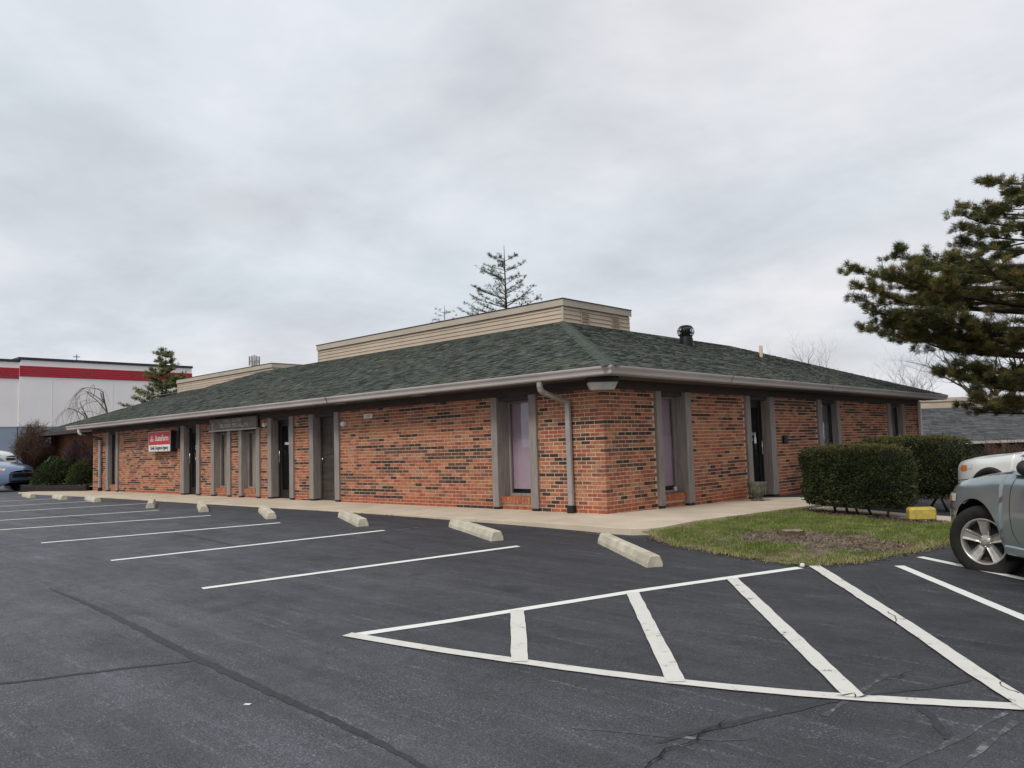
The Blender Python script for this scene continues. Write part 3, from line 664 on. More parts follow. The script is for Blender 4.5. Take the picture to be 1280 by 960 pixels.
def bay(d, wall):
    M = frameM(wall); (a0, a1), (b0, b1) = d['a'], d['b']; zs = (lambda u: zsL(u)) if wall == 'F' else (lambda u: zsR(u))
    zp = zs(a0); dep = d.get('dep', .26); ztop = d.get('top', ZW-.016)
    for u0, u1 in ((a0, a1), (b0, b1)):
        q = MB(); q.bbox(u0, u1, -E_, dep, zs(u0)+.045, ztop, .006, 0, M); po = q.build('post', M_post, B)
        q = MB(); q.box(u0+.01, u1-.01, -E_+.01, dep-.01, zs(u0)-.08, zs(u0)+.044, 0, M); q.build('post_base', M_boot, po)
    # header board, reveal back
    q = MB(); q.box(a1+.001, b0-.001, .03, dep-.002, ztop-.075, ztop+.02, 0, M); q.build('header', M_trim, B)
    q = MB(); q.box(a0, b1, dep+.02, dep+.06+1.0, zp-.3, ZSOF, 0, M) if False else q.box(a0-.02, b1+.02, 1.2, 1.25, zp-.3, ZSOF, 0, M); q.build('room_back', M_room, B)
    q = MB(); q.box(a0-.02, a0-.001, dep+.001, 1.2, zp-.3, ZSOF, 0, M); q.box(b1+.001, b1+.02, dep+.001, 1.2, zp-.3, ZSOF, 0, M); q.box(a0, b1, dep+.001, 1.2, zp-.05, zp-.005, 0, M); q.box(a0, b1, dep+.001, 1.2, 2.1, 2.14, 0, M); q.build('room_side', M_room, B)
    zt = ztop-.076
    if d['k'] == 'W':
        zs_ = zp+.245
        q = MB(); n = max(4, int((b0-a1)/.0677)); pw = (b0-a1-.004)/n
        for i in range(n): q.bbox(a1+.002+i*pw+.004, a1+.002+(i+1)*pw-.004, .012+rnd.uniform(-.003, .003), dep-.04, zs_-.13, zs_-.012+rnd.uniform(-.003, .002), .004, rnd.choice([0, 0, 1]), M)
        q.box(a1+.002, b0-.002, .024, dep-.04, zs_-.135, zs_-.02, 2, M); sl = q.build('sill', [M_br[0], M_base, M_mortar], B)
        q = MB(); c = 0; z = zp-.06
        while z+CRS < zs_-.125:
            off = (c % 2)*.1; u = a1-.1+off
            while u < b0:
                x0 = max(u, a1+.003); x1 = min(u+BL, b0-.003)
                if x1-x0 > .03: q.box(x0, x1, .05, .12, z, z+BH, rnd.choice([0, 0, 1]), M)
                u += PIT
            z += CRS; c += 1
        q.box(a1, b0, .06, dep-.05, zp-.2, zs_-.14, 2, M); q.build('apron', [M_base, M_br[2], M_mortar], B)
        w = MB(); f = .04
        for x0, x1, y0, y1 in ((a1, b0, zs_-.01, zs_+f), (a1, b0, zt-f, zt), (a1, a1+f, zs_+f, zt-f), (b0-f, b0, zs_+f, zt-f)): w.box(x0+.001, x1-.001, dep-.06, dep-.005, y0, y1, 0, M)
        wo_ = w.build('window', M_post if d['m'] is not M_greyb else M_bronze, B)
        q = MB(); q.box(a1+f+.001, b0-f-.001, dep-.036, dep-.03, zs_+f+.001, zt-f-.001, 0, M); q.build('pane', M_glass, wo_)
        gap = .075 if d['m'] is M_mauve else .02
        if d['m'] is M_curt:
            q = MB(); n = 26; q.grid([[M @ Vector((a1+(b0-a1)*i/n, dep+.05+.018*math.sin(i*1.7), zz2)) for i in range(n+1)] for zz2 in (zs_+.02, zt-.01)]); q.build('curtain', d['m'], wo_)
        else:
            q = MB(); q.box(a1+.01, b0-.01, dep+.02, dep+.026, zs_+f+gap, zt-.005, 0, M); q.build('shade', d['m'], wo_)
            if d['m'] is M_mauve: q = MB(); q.box(a1+.16, b0-.01, dep+.012, dep+.017, zs_+f+gap+.001, zs_+1.05, 0, M); q.build('shade', M_mauve2, wo_)
        if d['m'] is M_mauve:
            q = MB(); q.box(b0-.13, b0-.06, dep-.075, dep-.05, zs_+.02, zs_+.09, 0, M); q.build('latch', M_white, wo_)
    else:
        yd = dep-.09; z0 = zp+.0; solid = d['k'] == 'D3'
        w = MB(); f = .05
        for x0, x1, y0, y1 in ((a1, b0, zt-f, zt), (a1, a1+f, z0, zt-f), (b0-f, b0, z0, zt-f)): w.box(x0+.001, x1-.001, yd-.01, yd+.08, y0, y1, 0, M)
        do = w.build('door', M_bronze if not solid else M_door, B)
        q = MB(); x0, x1 = a1+f+.003, b0-f-.003; s = .085 if not solid else .12
        if solid:
            q.box(x0, x1, yd+.02, yd+.06, z0+.012, zt-f-.003, 0, M)
            for (p0, p1, r0, r1) in ((.12, .47, .12, .50), (.53, .88, .12, .50), (.12, .47, .56, .93), (.53, .88, .56, .93)):
                H = zt-z0-f; q.bbox(x0+(x1-x0)*p0, x0+(x1-x0)*p1, yd+.012, yd+.03, z0+H*r0, z0+H*r1, .006, 0, M)
            q.build('leaf', M_door, do)
            q = MB(); q.lathe([(.0, -.03), (.028, -.03), (.03, -.01), (.02, 0), (.012, .02), (.012, .05)], 12, 0, M @ Matrix.Translation((x0+.07, yd-.02, z0+.98)) @ Matrix.Rotation(R(-90), 4, 'X')); q.build('handle', M_chrome, do)
        else:
            for u0, u1, y0, y1 in ((x0, x1, z0+.012, z0+.22), (x0, x1, zt-f-.1, zt-f-.003), (x0, x0+s, z0+.22, zt-f-.1), (x1-s, x1, z0+.22, zt-f-.1)): q.box(u0+.0005, u1-.0005, yd+.015, yd+.055, y0, y1, 0, M)
            lf = q.build('leaf', M_bronze, do)
            q = MB(); q.box(x0+s+.001, x1-s-.001, yd+.032, yd+.038, z0+.221, zt-f-.101, 0, M); q.build('pane', M_glassd, do)
            q = MB(); hu = x0+.05 if wall == 'F' else x1-.05
            q.tube([M @ Vector(v) for v in ((hu, yd+.01, z0+.92), (hu, yd-.04, z0+.92), (hu, yd-.04, z0+1.22), (hu, yd+.01, z0+1.22))], .011, 8); q.build('handle', M_chrome, do)
        if d['k'] == 'D2':
            q = MB(); q.box(x0+.20, x1-.12, yd+.025, yd+.031, z0+1.36, z0+1.42, 0, M); q.build('sticker', M_signw, do)
        if d['k'] == 'D1':
            q = MB(); q.box(x0+.30, x1-.10, yd+.022, yd+.03, z0+.93, z0+1.20, 0, M); q.build('sticker', M_red, do)
            put_text(text_mesh('OPEN', .12, M_signw), wall, (x0+.30+x1-.10)/2, yd+.018, z0+1.06, do)
            for i, (s_, zz3) in enumerate((('HOURS', 1.50), ('MON - FRI', 1.42), ('9:00 - 5:00', 1.35), ('SAT', 1.28))): put_text(text_mesh(s_, .075, M_signw), wall, (x0+.30+x1-.10)/2, yd+.022, z0+zz3, do)
        if d['k'] == 'RD':
            for s_, zz3 in (('ADVANCED', 1.36), ('PHYSICAL', 1.25), ('123', 1.62)): put_text(text_mesh(s_, .085, M_letter), wall, (x0+x1)/2-.12, yd+.022, z0+zz3, do)
            q = MB(); hm = M @ Matrix.Translation((x1-.26, yd+.012, z0+1.16)); q.add([hm @ Vector(v) for v in ((-.05, 0, 0), (.05, 0, 0), (.05, 0, .1), (.025, 0, .16), (.02, 0, .24), (-.02, 0, .24), (-.025, 0, .16), (-.05, 0, .1))], [(0, 1, 2, 3, 4, 5, 6, 7)]); q.build('door_hanger', M_signw, do)
FRONT[2]['top'] = FRONT[3]['top'] = 1.86
for d in FRONT: bay(d, 'F')
for d in SIDE: bay(d, 'S')
q = MB()
for d in (FRONT[2], FRONT[3]): q.box(d['a'][0], d['b'][1], .0, .26, 1.862, ZW-.016)
q.build('header', M_trim, B)
# ---------------- back walls, wing, roof
M_bfar = mat('far brick', (.26, .115, .07), .9, .5, 11, fine=.25, stretch=(1, 1, 4))
part('wall', M_bfar, lambda q: (q.box(LX-.001, LX+.3, .35, 17, -.4, ZSOF), q.box(-31.9, LX+.1, 1.45, 1.75, -.4, ZSOF), q.box(-31.9, -31.6, 1.76, 16, -.4, ZSOF), q.box(-31.59, -.02, LY-.3, LY-.001, -1, ZSOF)))
PIT_R = .36; EV = .70; ZE = 2.378
def rz(d): return ZE+PIT_R*d
TOPD = 5.0
roofm = MB()
def roof_faces(q):
    T = TOPD; zt = rz(T)
    a = [(EV, -EV), (-23.36, -EV), (-23.36+T, -EV+T), (EV-T, -EV+T)]            # front plane
    q.add([(x, y, ZE if i < 2 else zt) for i, (x, y) in enumerate(a)], [(0, 3, 2, 1)])
    y1 = LY+.78
    a = [(EV, -EV), (EV, y1), (EV-T, y1-T), (EV-T, -EV+T)]; q.add([(x, y, ZE if i < 2 else zt) for i, (x, y) in enumerate(a)], [(0, 1, 2, 3)])
    a = [(EV, y1), (-32.6, y1), (-32.6+T, y1-T), (EV-T, y1-T)]; q.add([(x, y, ZE if i < 2 else zt) for i, (x, y) in enumerate(a)], [(0, 1, 2, 3)])
    a = [(-23.36, -EV), (-23.36, 3), (-23.36+T, 3+T), (-23.36+T, -EV+T)]; q.add([(x, y, ZE if i < 2 else zt) for i, (x, y) in enumerate(a)], [(0, 3, 2, 1)])
    yw = .77; a = [(-18, yw), (-32.6, yw), (-32.6+T, yw+T), (-18, yw+T)]; q.add([(x, y, ZE-.002 if i < 2 else zt-.002) for i, (x, y) in enumerate(a)], [(0, 3, 2, 1)])
    a = [(-32.6, yw), (-32.6, y1), (-32.6+T, y1-T), (-32.6+T, yw+T)]; q.add([(x, y, ZE if i < 2 else zt) for i, (x, y) in enumerate(a)], [(0, 3, 2, 1)])
roof_faces(roofm); roof = roofm.build('roof', M_sh[4], B)
part('roof_deck', M_deck, lambda q: (q.box(-31.7, EV-TOPD, yw_ := 5.78, LY+.78-TOPD, rz(TOPD)-.03, rz(TOPD)-.012), q.box(-18.4, EV-TOPD, 4.3, 5.779, rz(TOPD)-.03, rz(TOPD)-.013)), roof)
part('gutter', M_trim, lambda q: q.box(-32.65, -23.3, .68, .78, 2.243, 2.37))
part('soffit', M_soffit, lambda q: q.box(-32.6, -23.2, .78, 1.5, ZSOF, ZSOF+.01))
# shingles
EXPO = .143
sl = math.sqrt(1+PIT_R**2)
shl = []
def shingle_plane(origin, along, up, length, hipA, hipB, seed, courses):
    """origin on the eave, along: unit along eave, up: unit horizontal pointing up-roof"""
    r = random.Random(seed); A = Vector(along); U = Vector((up[0], up[1], PIT_R)).normalized(); N = A.cross(U); N = N if N.z > 0 else -N
    for c in range(courses):
        d0 = c*EXPO; hor = d0/sl
        lo = hipA*(hor+EXPO/sl*.5); hi = length-hipB*(hor+EXPO/sl*.5); t = lo+r.uniform(-.2, 0)
        while t < hi:
            w = r.choice([.07, .09, .12, .15, .19]); raised = r.random() < .5
            a = max(t, lo); b = min(t+w-.003, hi)
            if b-a > .02:
                v = noise.noise(Vector((t*.45, c*.3, seed)))+.35*(r.random()-.5)
                mi = r.choice([2, 4, 4, 0, 0, 1]) if not raised else (3 if v > .3 else r.choice([0, 0, 1, 1, 4, 2]))
                shl.append((Vector(origin)+A*((a+b)/2)+U*d0, A, U, N, b-a, 0.015 if raised else .005, mi))
            t += w
NC = int(TOPD*sl/EXPO)
shingle_plane((EV, -EV, ZE), (-1, 0, 0), (0, 1), EV+23.36, 1, 1, 4, NC)
shingle_plane((EV, -EV, ZE), (0, 1, 0), (-1, 0), EV+LY+.78, 1, 1, 8, NC)
shingle_plane((-23.0, .77, ZE-.002), (-1, 0, 0), (0, 1), 9.6, 0, 1, 14, NC)
shl.sort(key=lambda s: (s[0]-CAM).length)
jq = MB(); cache = {}
def shingle_geo(q, M, w, t, mi):
    l = EXPO*1.03
    vs_ = [(-w/2, 0, t), (w/2, 0, t), (w/2, l, .0015), (-w/2, l, .0015), (-w/2, 0, -.002), (w/2, 0, -.002)]
    q.add([M @ Vector(v) for v in vs_], [(0, 1, 2, 3), (4, 5, 1, 0), (4, 0, 3), (5, 2, 1)], mi)
flip = 0
for i, (p, A, U, N, w, t, mi) in enumerate(shl):
    X = A if A.cross(U).dot(N) > 0 else -A
    M = Matrix(((X.x, U.x, N.x, p.x), (X.y, U.y, N.y, p.y), (X.z, U.z, N.z, p.z), (0, 0, 0, 1)))
    if i < 300:
        key = (round(w, 2), t, mi)
        if key not in cache: q = MB(); shingle_geo(q, Matrix.Identity(4), round(w, 2), t, 0); cache[key] = q.mesh('shingle', M_sh[mi])
        link('shingle', cache[key], roof, M=M)
    else: shingle_geo(jq, M, w, t, mi)
jq.build('shingle_courses', M_sh, roof, 'stuff')
# hip caps on the near hip
hp0 = Vector((EV, -EV, ZE)); hp1 = Vector((EV-TOPD, -EV+TOPD, rz(TOPD))); hv = (hp1-hp0); HL = hv.length; hv.normalize()
qc = MB(); wc = .15
def cap_geo(q, L):
    s1 = Vector((-1, 0, 0)); 
    dF = Vector((-1, -1, 0))       # unused
    # wings run down each roof plane, horizontal offset along the eaves
    for side, vec in ((0, Vector((-1, 0, 0))), (1, Vector((0, 1, 0)))):
        pass
def hipcap(i, L=.143):
    p = hp0+hv*(i*L); p2 = p+hv*(L*1.06); up = Vector((0, 0, 1)); t0 = .012; t1 = .005
    def wing(P, k, t):
        n = {0: Vector((0, -PIT_R, 1)).normalized(), 1: Vector((PIT_R, 0, 1)).normalized()}[k]
        d = {0: Vector((-1, 0, 0)), 1: Vector((0, 1, 0))}[k]
        ax = (d-hv*d.dot(hv)).normalized(); return P+ax*wc+n*t
    a = [wing(p, 0, t0), p+up*(t0+.004), wing(p, 1, t0), wing(p2, 0, t1), p2+up*(t1+.004), wing(p2, 1, t1), wing(p, 0, .002), p+up*.004, wing(p, 1, .002)]
    q = MB(); q.add(a, [(0, 1, 4, 3), (1, 2, 5, 4), (6, 7, 1, 0), (7, 8, 2, 1)], 0); q.build('hip_shingle', M_cap, roof)
for i in range(int(HL/.143)): hipcap(i)
# drip edge
part('drip_edge', M_dark, lambda q: (q.box(-23.36, EV+.005, -EV-.006, -EV+.03, ZE-.012, ZE-.002), q.box(EV-.03, EV+.006, -EV+.031, LY+.78, ZE-.012, ZE-.003)), roof)
# parapets with lap siding
def parapet(x0, x1, y0, y1, zb, zt, nv):
    q = MB(); q.box(x0+.02, x1-.02, y0+.02, y1-.02, zb-.75, zt-.03); pp = q.build('parapet', M_sidfas, B)
    h = .105; z = zb-.12
    while z < zt-.17:
        q = MB()
        t = min(z+h, zt-.165)
        q.add([(x0, y0+.012, t), (x1, y0+.012, t), (x1, y0-.008, z), (x0, y0-.008, z), (x0, y0+.012, z), (x1, y0+.012, z)], [(0, 3, 2, 1), (3, 4, 5, 2)]); q.build('siding_board', M_siding, pp)
        q = MB(); q.add([(x1-.012, y0, t), (x1-.012, y1, t), (x1+.008, y1, z), (x1+.008, y0, z), (x1-.012, y0, z), (x1-.012, y1, z)], [(0, 3, 2, 1), (3, 4, 5, 2)]); q.build('siding_board', M_siding, pp)
        z += h
    q = MB(); q.box(x1-.03, x1+.014, y0-.014, y0+.03, zb-.1, zt-.163); q.box(x0-.01, x0+.04, y0-.014, y0+.03, zb-.1, zt-.163); q.build('corner_trim', M_sidfas, pp)
    q = MB(); q.box(x0-.03, x1+.045, y0-.045, y0-.01, zt-.16, zt); q.box(x1+.01, x1+.0449, y0-.009, y1+.03, zt-.161, zt-.001); q.build('cap_fascia', M_sidfas, pp)
    q = MB(); q.box(x0-.05, x1+.06, y0-.06, y1+.04, zt+.001, zt+.022); q.build('coping', M_dark, pp)
    for yv in nv:
        q = MB(); q.box(x1+.009, x1+.02, yv, yv+.34, zt-.50, zt-.19); v = q.build('louvre_vent', M_siding, pp)
        for i in range(5): q = MB(); zl = zt-.47+i*.055; q.add([(x1+.02, yv+.02, zl+.045), (x1+.02, yv+.32, zl+.045), (x1+.036, yv+.32, zl), (x1+.036, yv+.02, zl)], [(0, 3, 2, 1), (0, 1, 2, 3)]); q.build('slat', M_siding, v)
parapet(-14.86, -4.28, 4.30, 7.15, rz(TOPD), 4.725, (5.0, 6.3)); parapet(-28.65, -20.3, 5.77, 8.8, rz(TOPD), 4.725, ())
# turbine vent, pipe
def turbine(x, y):
    z = rz(EV-x); q = MB(); q.lathe([(.19, -.12), (.18, .16), (.165, .2), (.165, .24)], 20, 0, Matrix.Translation((x, y, z))); tb = q.build('turbine_vent', M_turb, B)
    q = MB(); q.lathe([(.12, .22), (.13, .34), (.12, .44)], 16, 0, Matrix.Translation((x, y, z))); q.build('core', M_lined, tb)
    q = MB()
    for i in range(22):
        a = i/22*2*math.pi; rows = []
        for t in range(7):
            u = t/6; r = .165+.065*math.sin(u*math.pi)**.8; zz2 = .22+.27*u; tw = a+.25*math.sin(u*math.pi)
            rows.append([Vector((x+r*math.cos(tw+k), y+r*math.sin(tw+k), z+zz2)) for k in (-.09, .07)])
        q.grid(rows)
    q.build('fins', M_turb, tb)
    q = MB(); q.lathe([(.17, .485), (.15, .505), (.09, .525), (.0, .532)], 20, 0, Matrix.Translation((x, y, z))); q.build('cap', M_turb, tb)
turbine(-2.95, 7.78)
q = MB(); q.lathe([(.05, -.1), (.05, .34), (.04, .34), (.04, .1)], 12, 0, Matrix.Translation((-2.5, 11.19, rz(EV+2.5)))); q.build('vent_pipe', M_siding, B)
# corner lamp
tl_ = thing('soffit_light', 'boxy grey light fixture under the eave at the building corner', 'light', (.2, -.28, ZSOF), R(45))
q = MB(); a, b = .235, .185; 
q.add([(-.1, -a, -.09), (.14, -a, -.09), (.14, a, -.09), (-.1, a, -.09), (-.1, -b, -.205), (.10, -b, -.205), (.10, b, -.205), (-.1, b, -.205)], [(0, 1, 5, 4), (1, 2, 6, 5), (2, 3, 7, 6), (3, 0, 4, 7), (4, 5, 6, 7)]); q.build('diffuser', M_lens, tl_)
tl_.rotation_euler = (0, 0, R(-42))
q = MB(); q.box(-.12, .15, -a-.012, a+.012, -.089, 0); q.build('housing', M_bronze, tl_)

# ---------------- signs and small fixtures on the front
def wall_sign():
    x0, x1, z0, z1 = -17.42, -15.86, 1.335, 1.96; t = thing('wall_sign', 'red and white illuminated box sign on the brick wall near the end window', 'sign', (-16.6, -.1, z0), world=True)
    q = MB(); q.box(x0, x1, -.215, -.03, z0, z1); q.box(x1+.06, x1+.26, -.10, -.0, z0+.08, z1+.08); q.build('cabinet', M_bronze, t)
    q = MB(); q.box(x0+.025, x1-.025, -.222, -.2155, z0+.215, z1-.025); q.build('red_panel', M_red, t)
    q = MB(); q.box(x0+.025, x1-.025, -.222, -.2155, z0+.025, z0+.2145); q.build('white_panel', M_signw, t)
    q = MB()
    for f in ((x0, x1, z1-.024, z1), (x0, x0+.024, z0, z1-.025), (x1-.024, x1, z0, z1-.025), (x0+.025, x1-.025, z0, z0+.024)): q.box(f[0], f[1], -.228, -.2151, f[2], f[3])
    q.build('frame', M_spout, t)
    def tx(s, size, m, x, z, xs=1.0):
        me = text_mesh(s, size, m, xs=xs); o = link('lettering', me, t, M=Matrix.Translation((x, -.2245, z)) @ Matrix.Rotation(R(90), 4, 'X')); return o
    tx('StateFarm', .25, M_signw, -16.46, 1.745, .92); tx('Linda Gregston Agency', .155, M_black, -16.64, 1.455, .86)
    for dx_, dz_ in ((-.06, -.045), (.06, -.045), (0, .055)):
        q = MB(); q.lathe([(.036, -.004), (.062, -.004), (.062, .004), (.036, .004), (.036, -.004)], 20, 0, Matrix.Translation((-17.16+dx_, -.2245, 1.745+dz_)) @ Matrix.Rotation(R(90), 4, 'X') @ Matrix.Diagonal((1, .7, 1, 1))); q.build('emblem_ring', M_signw, t)
wall_sign()
def board_sign():
    x0, x1, z0, z1 = -13.62, -11.06, 1.865, 2.17; t = thing('board_sign', 'grey timber name board with raised cream letters above the twin windows', 'sign', (-12.3, -.1, z0), world=True)
    q = MB(); q.bbox(x0, x1, -.11, -.055, z0, z1, .006); q.build('board', M_board, t)
    q = MB(); q.box(x0-.02, x1+.02, -.125, -.05, z0-.035, z0-.001); q.build('ledge', M_gutter, t)
    for s, size, x, z, xs_ in (('FAMILY MEDICINE', .125, -12.3, 2.095, .95), ('DR. DAVID MITCHELL, MD', .145, -12.22, 1.965, .92)):
        link('lettering', text_mesh(s, size, M_letter, ext=.008, xs=xs_), t, M=Matrix.Translation((x, -.118, z)) @ Matrix.Rotation(R(90), 4, 'X'))
    q = MB(); q.box(-13.50, -13.36, -.116, -.1105, 1.89, 1.905); q.box(-13.445, -13.415, -.116, -.1105, 1.906, 2.08); q.box(-13.48, -13.38, -.116, -.1105, 2.0, 2.02); q.build('emblem', M_letter, t)
board_sign()
def wall_lamp(x, z, lab):
    t = thing('wall_light', lab, 'light', (x, 0, z), group='small white lights beside the doors')
    q = MB(); q.lathe([(.0, -.06), (.05, -.055), (.062, -.03), (.066, .0)], 14, 0, Matrix.Rotation(R(-90), 4, 'X')); q.build('globe', M_white, t)
    q = MB(); q.box(-.03, .15, -.03, -.001, -.03, .04); q.build('bracket', M_spout, t)
wall_lamp(-7.36, 1.80, 'small white light on the brick beside the plain brown door'); wall_lamp(-10.82, 1.92, 'small white light on the narrow brick pier right of the twin windows'); wall_lamp(-15.80, 1.97, 'small white light on the post beside the red wall sign')
t = thing('number_plate', 'small white house number plate high on the long brick wall', 'number plate', (-6.42, 0, 1.93))
q = MB(); q.box(-.15, .15, -.012, -.001, -.05, .05); q.build('plate', M_signw, t)
link('lettering', text_mesh('1300', .1, M_spout, ext=.001), t, M=Matrix.Translation((0, -.014, 0)) @ Matrix.Rotation(R(90), 4, 'X'))
# mail slot on the side wall, urn, bench
t = thing('mailbox', 'small black wall mailbox on the brick beside the glass side door', 'mailbox', (.0, 6.85, 1.05))
q = MB(); q.bbox(.002, .06, -.09, .09, 0, .15, .01); q.build('box', M_boot, t); q = MB(); q.bbox(.002, .075, -.1, .1, .152, .17, .005); q.build('lid', M_boot, t)
t = thing('urn_planter', 'mossy stone urn planter standing beside the glass side door', 'planter', (.38, 4.62, zsR(4.6)-.008))
M_urn = mat('mossy stone', (.13, .125, .095), .95, .4, 12, fine=.2, bump=.4, bscale=40)
q = MB(); q.lathe([(.0, 0), (.13, 0), (.13, .03), (.085, .05), (.075, .075), (.12, .11), (.165, .20), (.18, .30), (.20, .34), (.205, .365), (.195, .38), (.175, .38), (.165, .33), (.0, .31)], 28); q.build('bowl', M_urn, t)
q = MB()
for i in range(14): a = i/14*6.283; q.tube([(.168*math.cos(a), .168*math.sin(a), .12), (.186*math.cos(a), .186*math.sin(a), .29)], .012, 6)
q.build('fluting', M_urn, t)
q = MB(); q.lathe([(.0, .325), (.16, .32), (.165, .3)], 16); q.build('soil', M_soil, t)
t = thing('metal_bench', 'black wrought iron bench against the side wall, half hidden by the hedge', 'bench', (.36, 7.75, zsR(7.5)-.01))
def bench(t):
    for yy in (-.55, .55):
        q = MB(); q.tube([(.22, yy, 0), (.2, yy, .22), (.23, yy, .42), (.26, yy, .58), (.1, yy, .63), (-.16, yy, .6)], .018, 8); q.build('arm', M_boot, t)
        q = MB(); q.tube([(-.14, yy, 0), (-.1, yy, .4), (-.2, yy, .86)], .018, 8); q.build('leg', M_boot, t)
    for i in range(6): q = MB(); x = -.08+i*.055; q.box(x, x+.035, -.56, .56, .41, .425); q.build('slat', M_boot, t)
    for i in range(13): q = MB(); y = -.5+i*.083; q.tube([(-.105, y, .43), (-.155, y, .64), (-.2, y, .84)], .008, 6); q.build('back_bar', M_boot, t)
    q = MB(); q.tube([(-.2, -.55, .86), (-.2, 0, .93), (-.2, .55, .86)], .016, 8); q.build('top_rail', M_boot, t)
bench(t)

# ------------------------------------------------------------------ vegetation generators
def rand_dirs(g, n):
    v = g.normal(size=(n, 3)); return v/np.linalg.norm(v, axis=1)[:, None]
def leaf_tris(P, D, L, W, g):
    """flat leaf (2 tris) at P along D"""
    ref = rand_dirs(g, len(P)); S = np.cross(D, ref); S /= np.linalg.norm(S, axis=1)[:, None]+1e-9
    L = L[:, None]; W = W[:, None]
    a = P; b = P+D*L*.5+S*W; c = P+D*L; d = P+D*L*.5-S*W
    return np.concatenate([np.stack([a, b, c], 1), np.stack([a, c, d], 1)], 0)
def hedge(cx, cy, ang, lx, ly, z0, h, n, label, seed):
    g = np.random.default_rng(seed); t = thing('hedge', label, 'hedge', (cx, cy, z0), R(ang), 'clipped yew hedges')
    def surf(m):
        u = g.uniform(-1, 1, (m, 3)); f = g.integers(0, 5, m); 
        P = u.copy(); 
        for k in range(m):
            if f[k] == 0: P[k, 2] = 1
            elif f[k] == 1: P[k, 0] = 1
            elif f[k] == 2: P[k, 0] = -1
            elif f[k] == 3: P[k, 1] = 1
            else: P[k, 1] = -1
        return P
    # front/back faces are larger: weight by resampling
    P = np.concatenate([surf(n)]+[np.column_stack([g.uniform(-1, 1, n//2), np.full(n//2, s), g.uniform(-1, 1, n//2)]) for s in (-1., 1.)])
    q = np.sign(P)*np.abs(P); r4 = (np.abs(q[:, 0])**6+np.abs(q[:, 1])**5+np.abs(q[:, 2])**6)**(1/6.); P = P/np.maximum(r4, 1)[:, None]
    nz = np.array([noise.noise(Vector((p[0]*lx*1.6, p[1]*ly*1.6+seed, p[2]*h*1.6)))+.5*noise.noise(Vector((p[0]*lx*4, p[1]*ly*4, p[2]*h*4))) for p in P])
    low = np.clip((-.72-P[:, 2])/.28, 0, 1)
    sc3 = 1+.085*nz-.08*low*(P[:, 2] < 0)
    Q = np.column_stack([P[:, 0]*lx/2*sc3, P[:, 1]*ly/2*(sc3+.03*nz), (P[:, 2]*.5+.5)*h*1.0])
    Q[:, 2] = np.where(P[:, 2] > -.95, .10+Q[:, 2]*(1-.1/h)*(1+.02*nz), Q[:, 2]+.1+.12*g.random(len(Q)))
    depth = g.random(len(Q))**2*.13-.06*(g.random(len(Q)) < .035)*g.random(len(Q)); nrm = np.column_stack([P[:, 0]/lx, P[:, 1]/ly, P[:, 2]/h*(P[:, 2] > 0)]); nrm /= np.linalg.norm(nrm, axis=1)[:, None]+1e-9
    Q = Q-nrm*depth[:, None]
    D = nrm+rand_dirs(g, len(Q))*.9; D[:, 2] += .25; D /= np.linalg.norm(D, axis=1)[:, None]
    D = np.where((depth < -.005)[:, None], nrm*1.0+rand_dirs(g, len(Q))*.3, D); D /= np.linalg.norm(D, axis=1)[:, None]
    tr = leaf_tris(Q, D, g.uniform(.025, .055, len(Q))*np.where(depth < -.005, 1.5, 1.0), g.uniform(.005, .010, len(Q)), g)
    topness = np.clip((Q[:, 2]/h-.88)/.12, 0, 1); rr = g.random(len(Q))
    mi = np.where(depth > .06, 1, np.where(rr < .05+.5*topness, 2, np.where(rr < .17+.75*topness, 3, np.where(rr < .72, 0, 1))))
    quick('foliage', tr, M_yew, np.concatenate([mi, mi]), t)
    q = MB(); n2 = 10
    q.bbox(-lx/2*.86, lx/2*.86, -ly/2*.82, ly/2*.82, .24, h*.935, .13); q.build('shade_core', M_core, t)  # added near-black solid: paints the shade inside the hedge, blocks see-through
    for k in range(5):
        x = (k-2)/5*lx*.8; q = MB(); q.tube([(x, g.uniform(-.1, .1), -.08), (x+g.uniform(-.1, .1), g.uniform(-.15, .15), .15), (x+g.uniform(-.2, .2), g.uniform(-.2, .2), .4)], [.025, .02, .015], 6); q.build('stem', M_bark, t)
def shrub(name, label, cat, c, rx, ry, rz_, n, mats, leafL, leafW, seed, lumps=.15, wts=None, up=.2, group=None):
    g = np.random.default_rng(seed); t = thing(name, label, cat, c, 0, group)
    d = rand_dirs(g, n); d[:, 2] = np.abs(d[:, 2])*1.0-.12
    nz = np.array([noise.noise(Vector((v[0]*2.5+seed, v[1]*2.5, v[2]*2.5))) for v in d])
    r = (1+lumps*nz)*(1-.22*g.random(n)**2); P = d*r[:, None]*np.array([rx, ry, rz_]); P[:, 2] = np.maximum(P[:, 2]+.12, .02)
    D = d+rand_dirs(g, n)*.8; D[:, 2] += up; D /= np.linalg.norm(D, axis=1)[:, None]
    tr = leaf_tris(P, D, g.uniform(.6, 1.2, n)*leafL, g.uniform(.7, 1.2, n)*leafW, g)
    mi = g.choice(len(mats), n, p=wts)
    quick('foliage', tr, mats, np.concatenate([mi, mi]), t)
    q = MB(); q.lathe([(.0, .06), (rx*.6, .1), (rx*.78, rz_*.4), (rx*.5, rz_*.72), (.0, rz_*.82)], 14, 0, Matrix.Diagonal((1, ry/rx, 1, 1))); q.build('shade_core', M_core, t)  # added dark filler, its colour stands for shade deep in the shrub
    q = MB(); q.tube([(0, 0, -.1), (.02, .02, .2), (0, .05, rz_*.6)], [.04, .035, .02], 6); q.build('stem', M_bark, t)
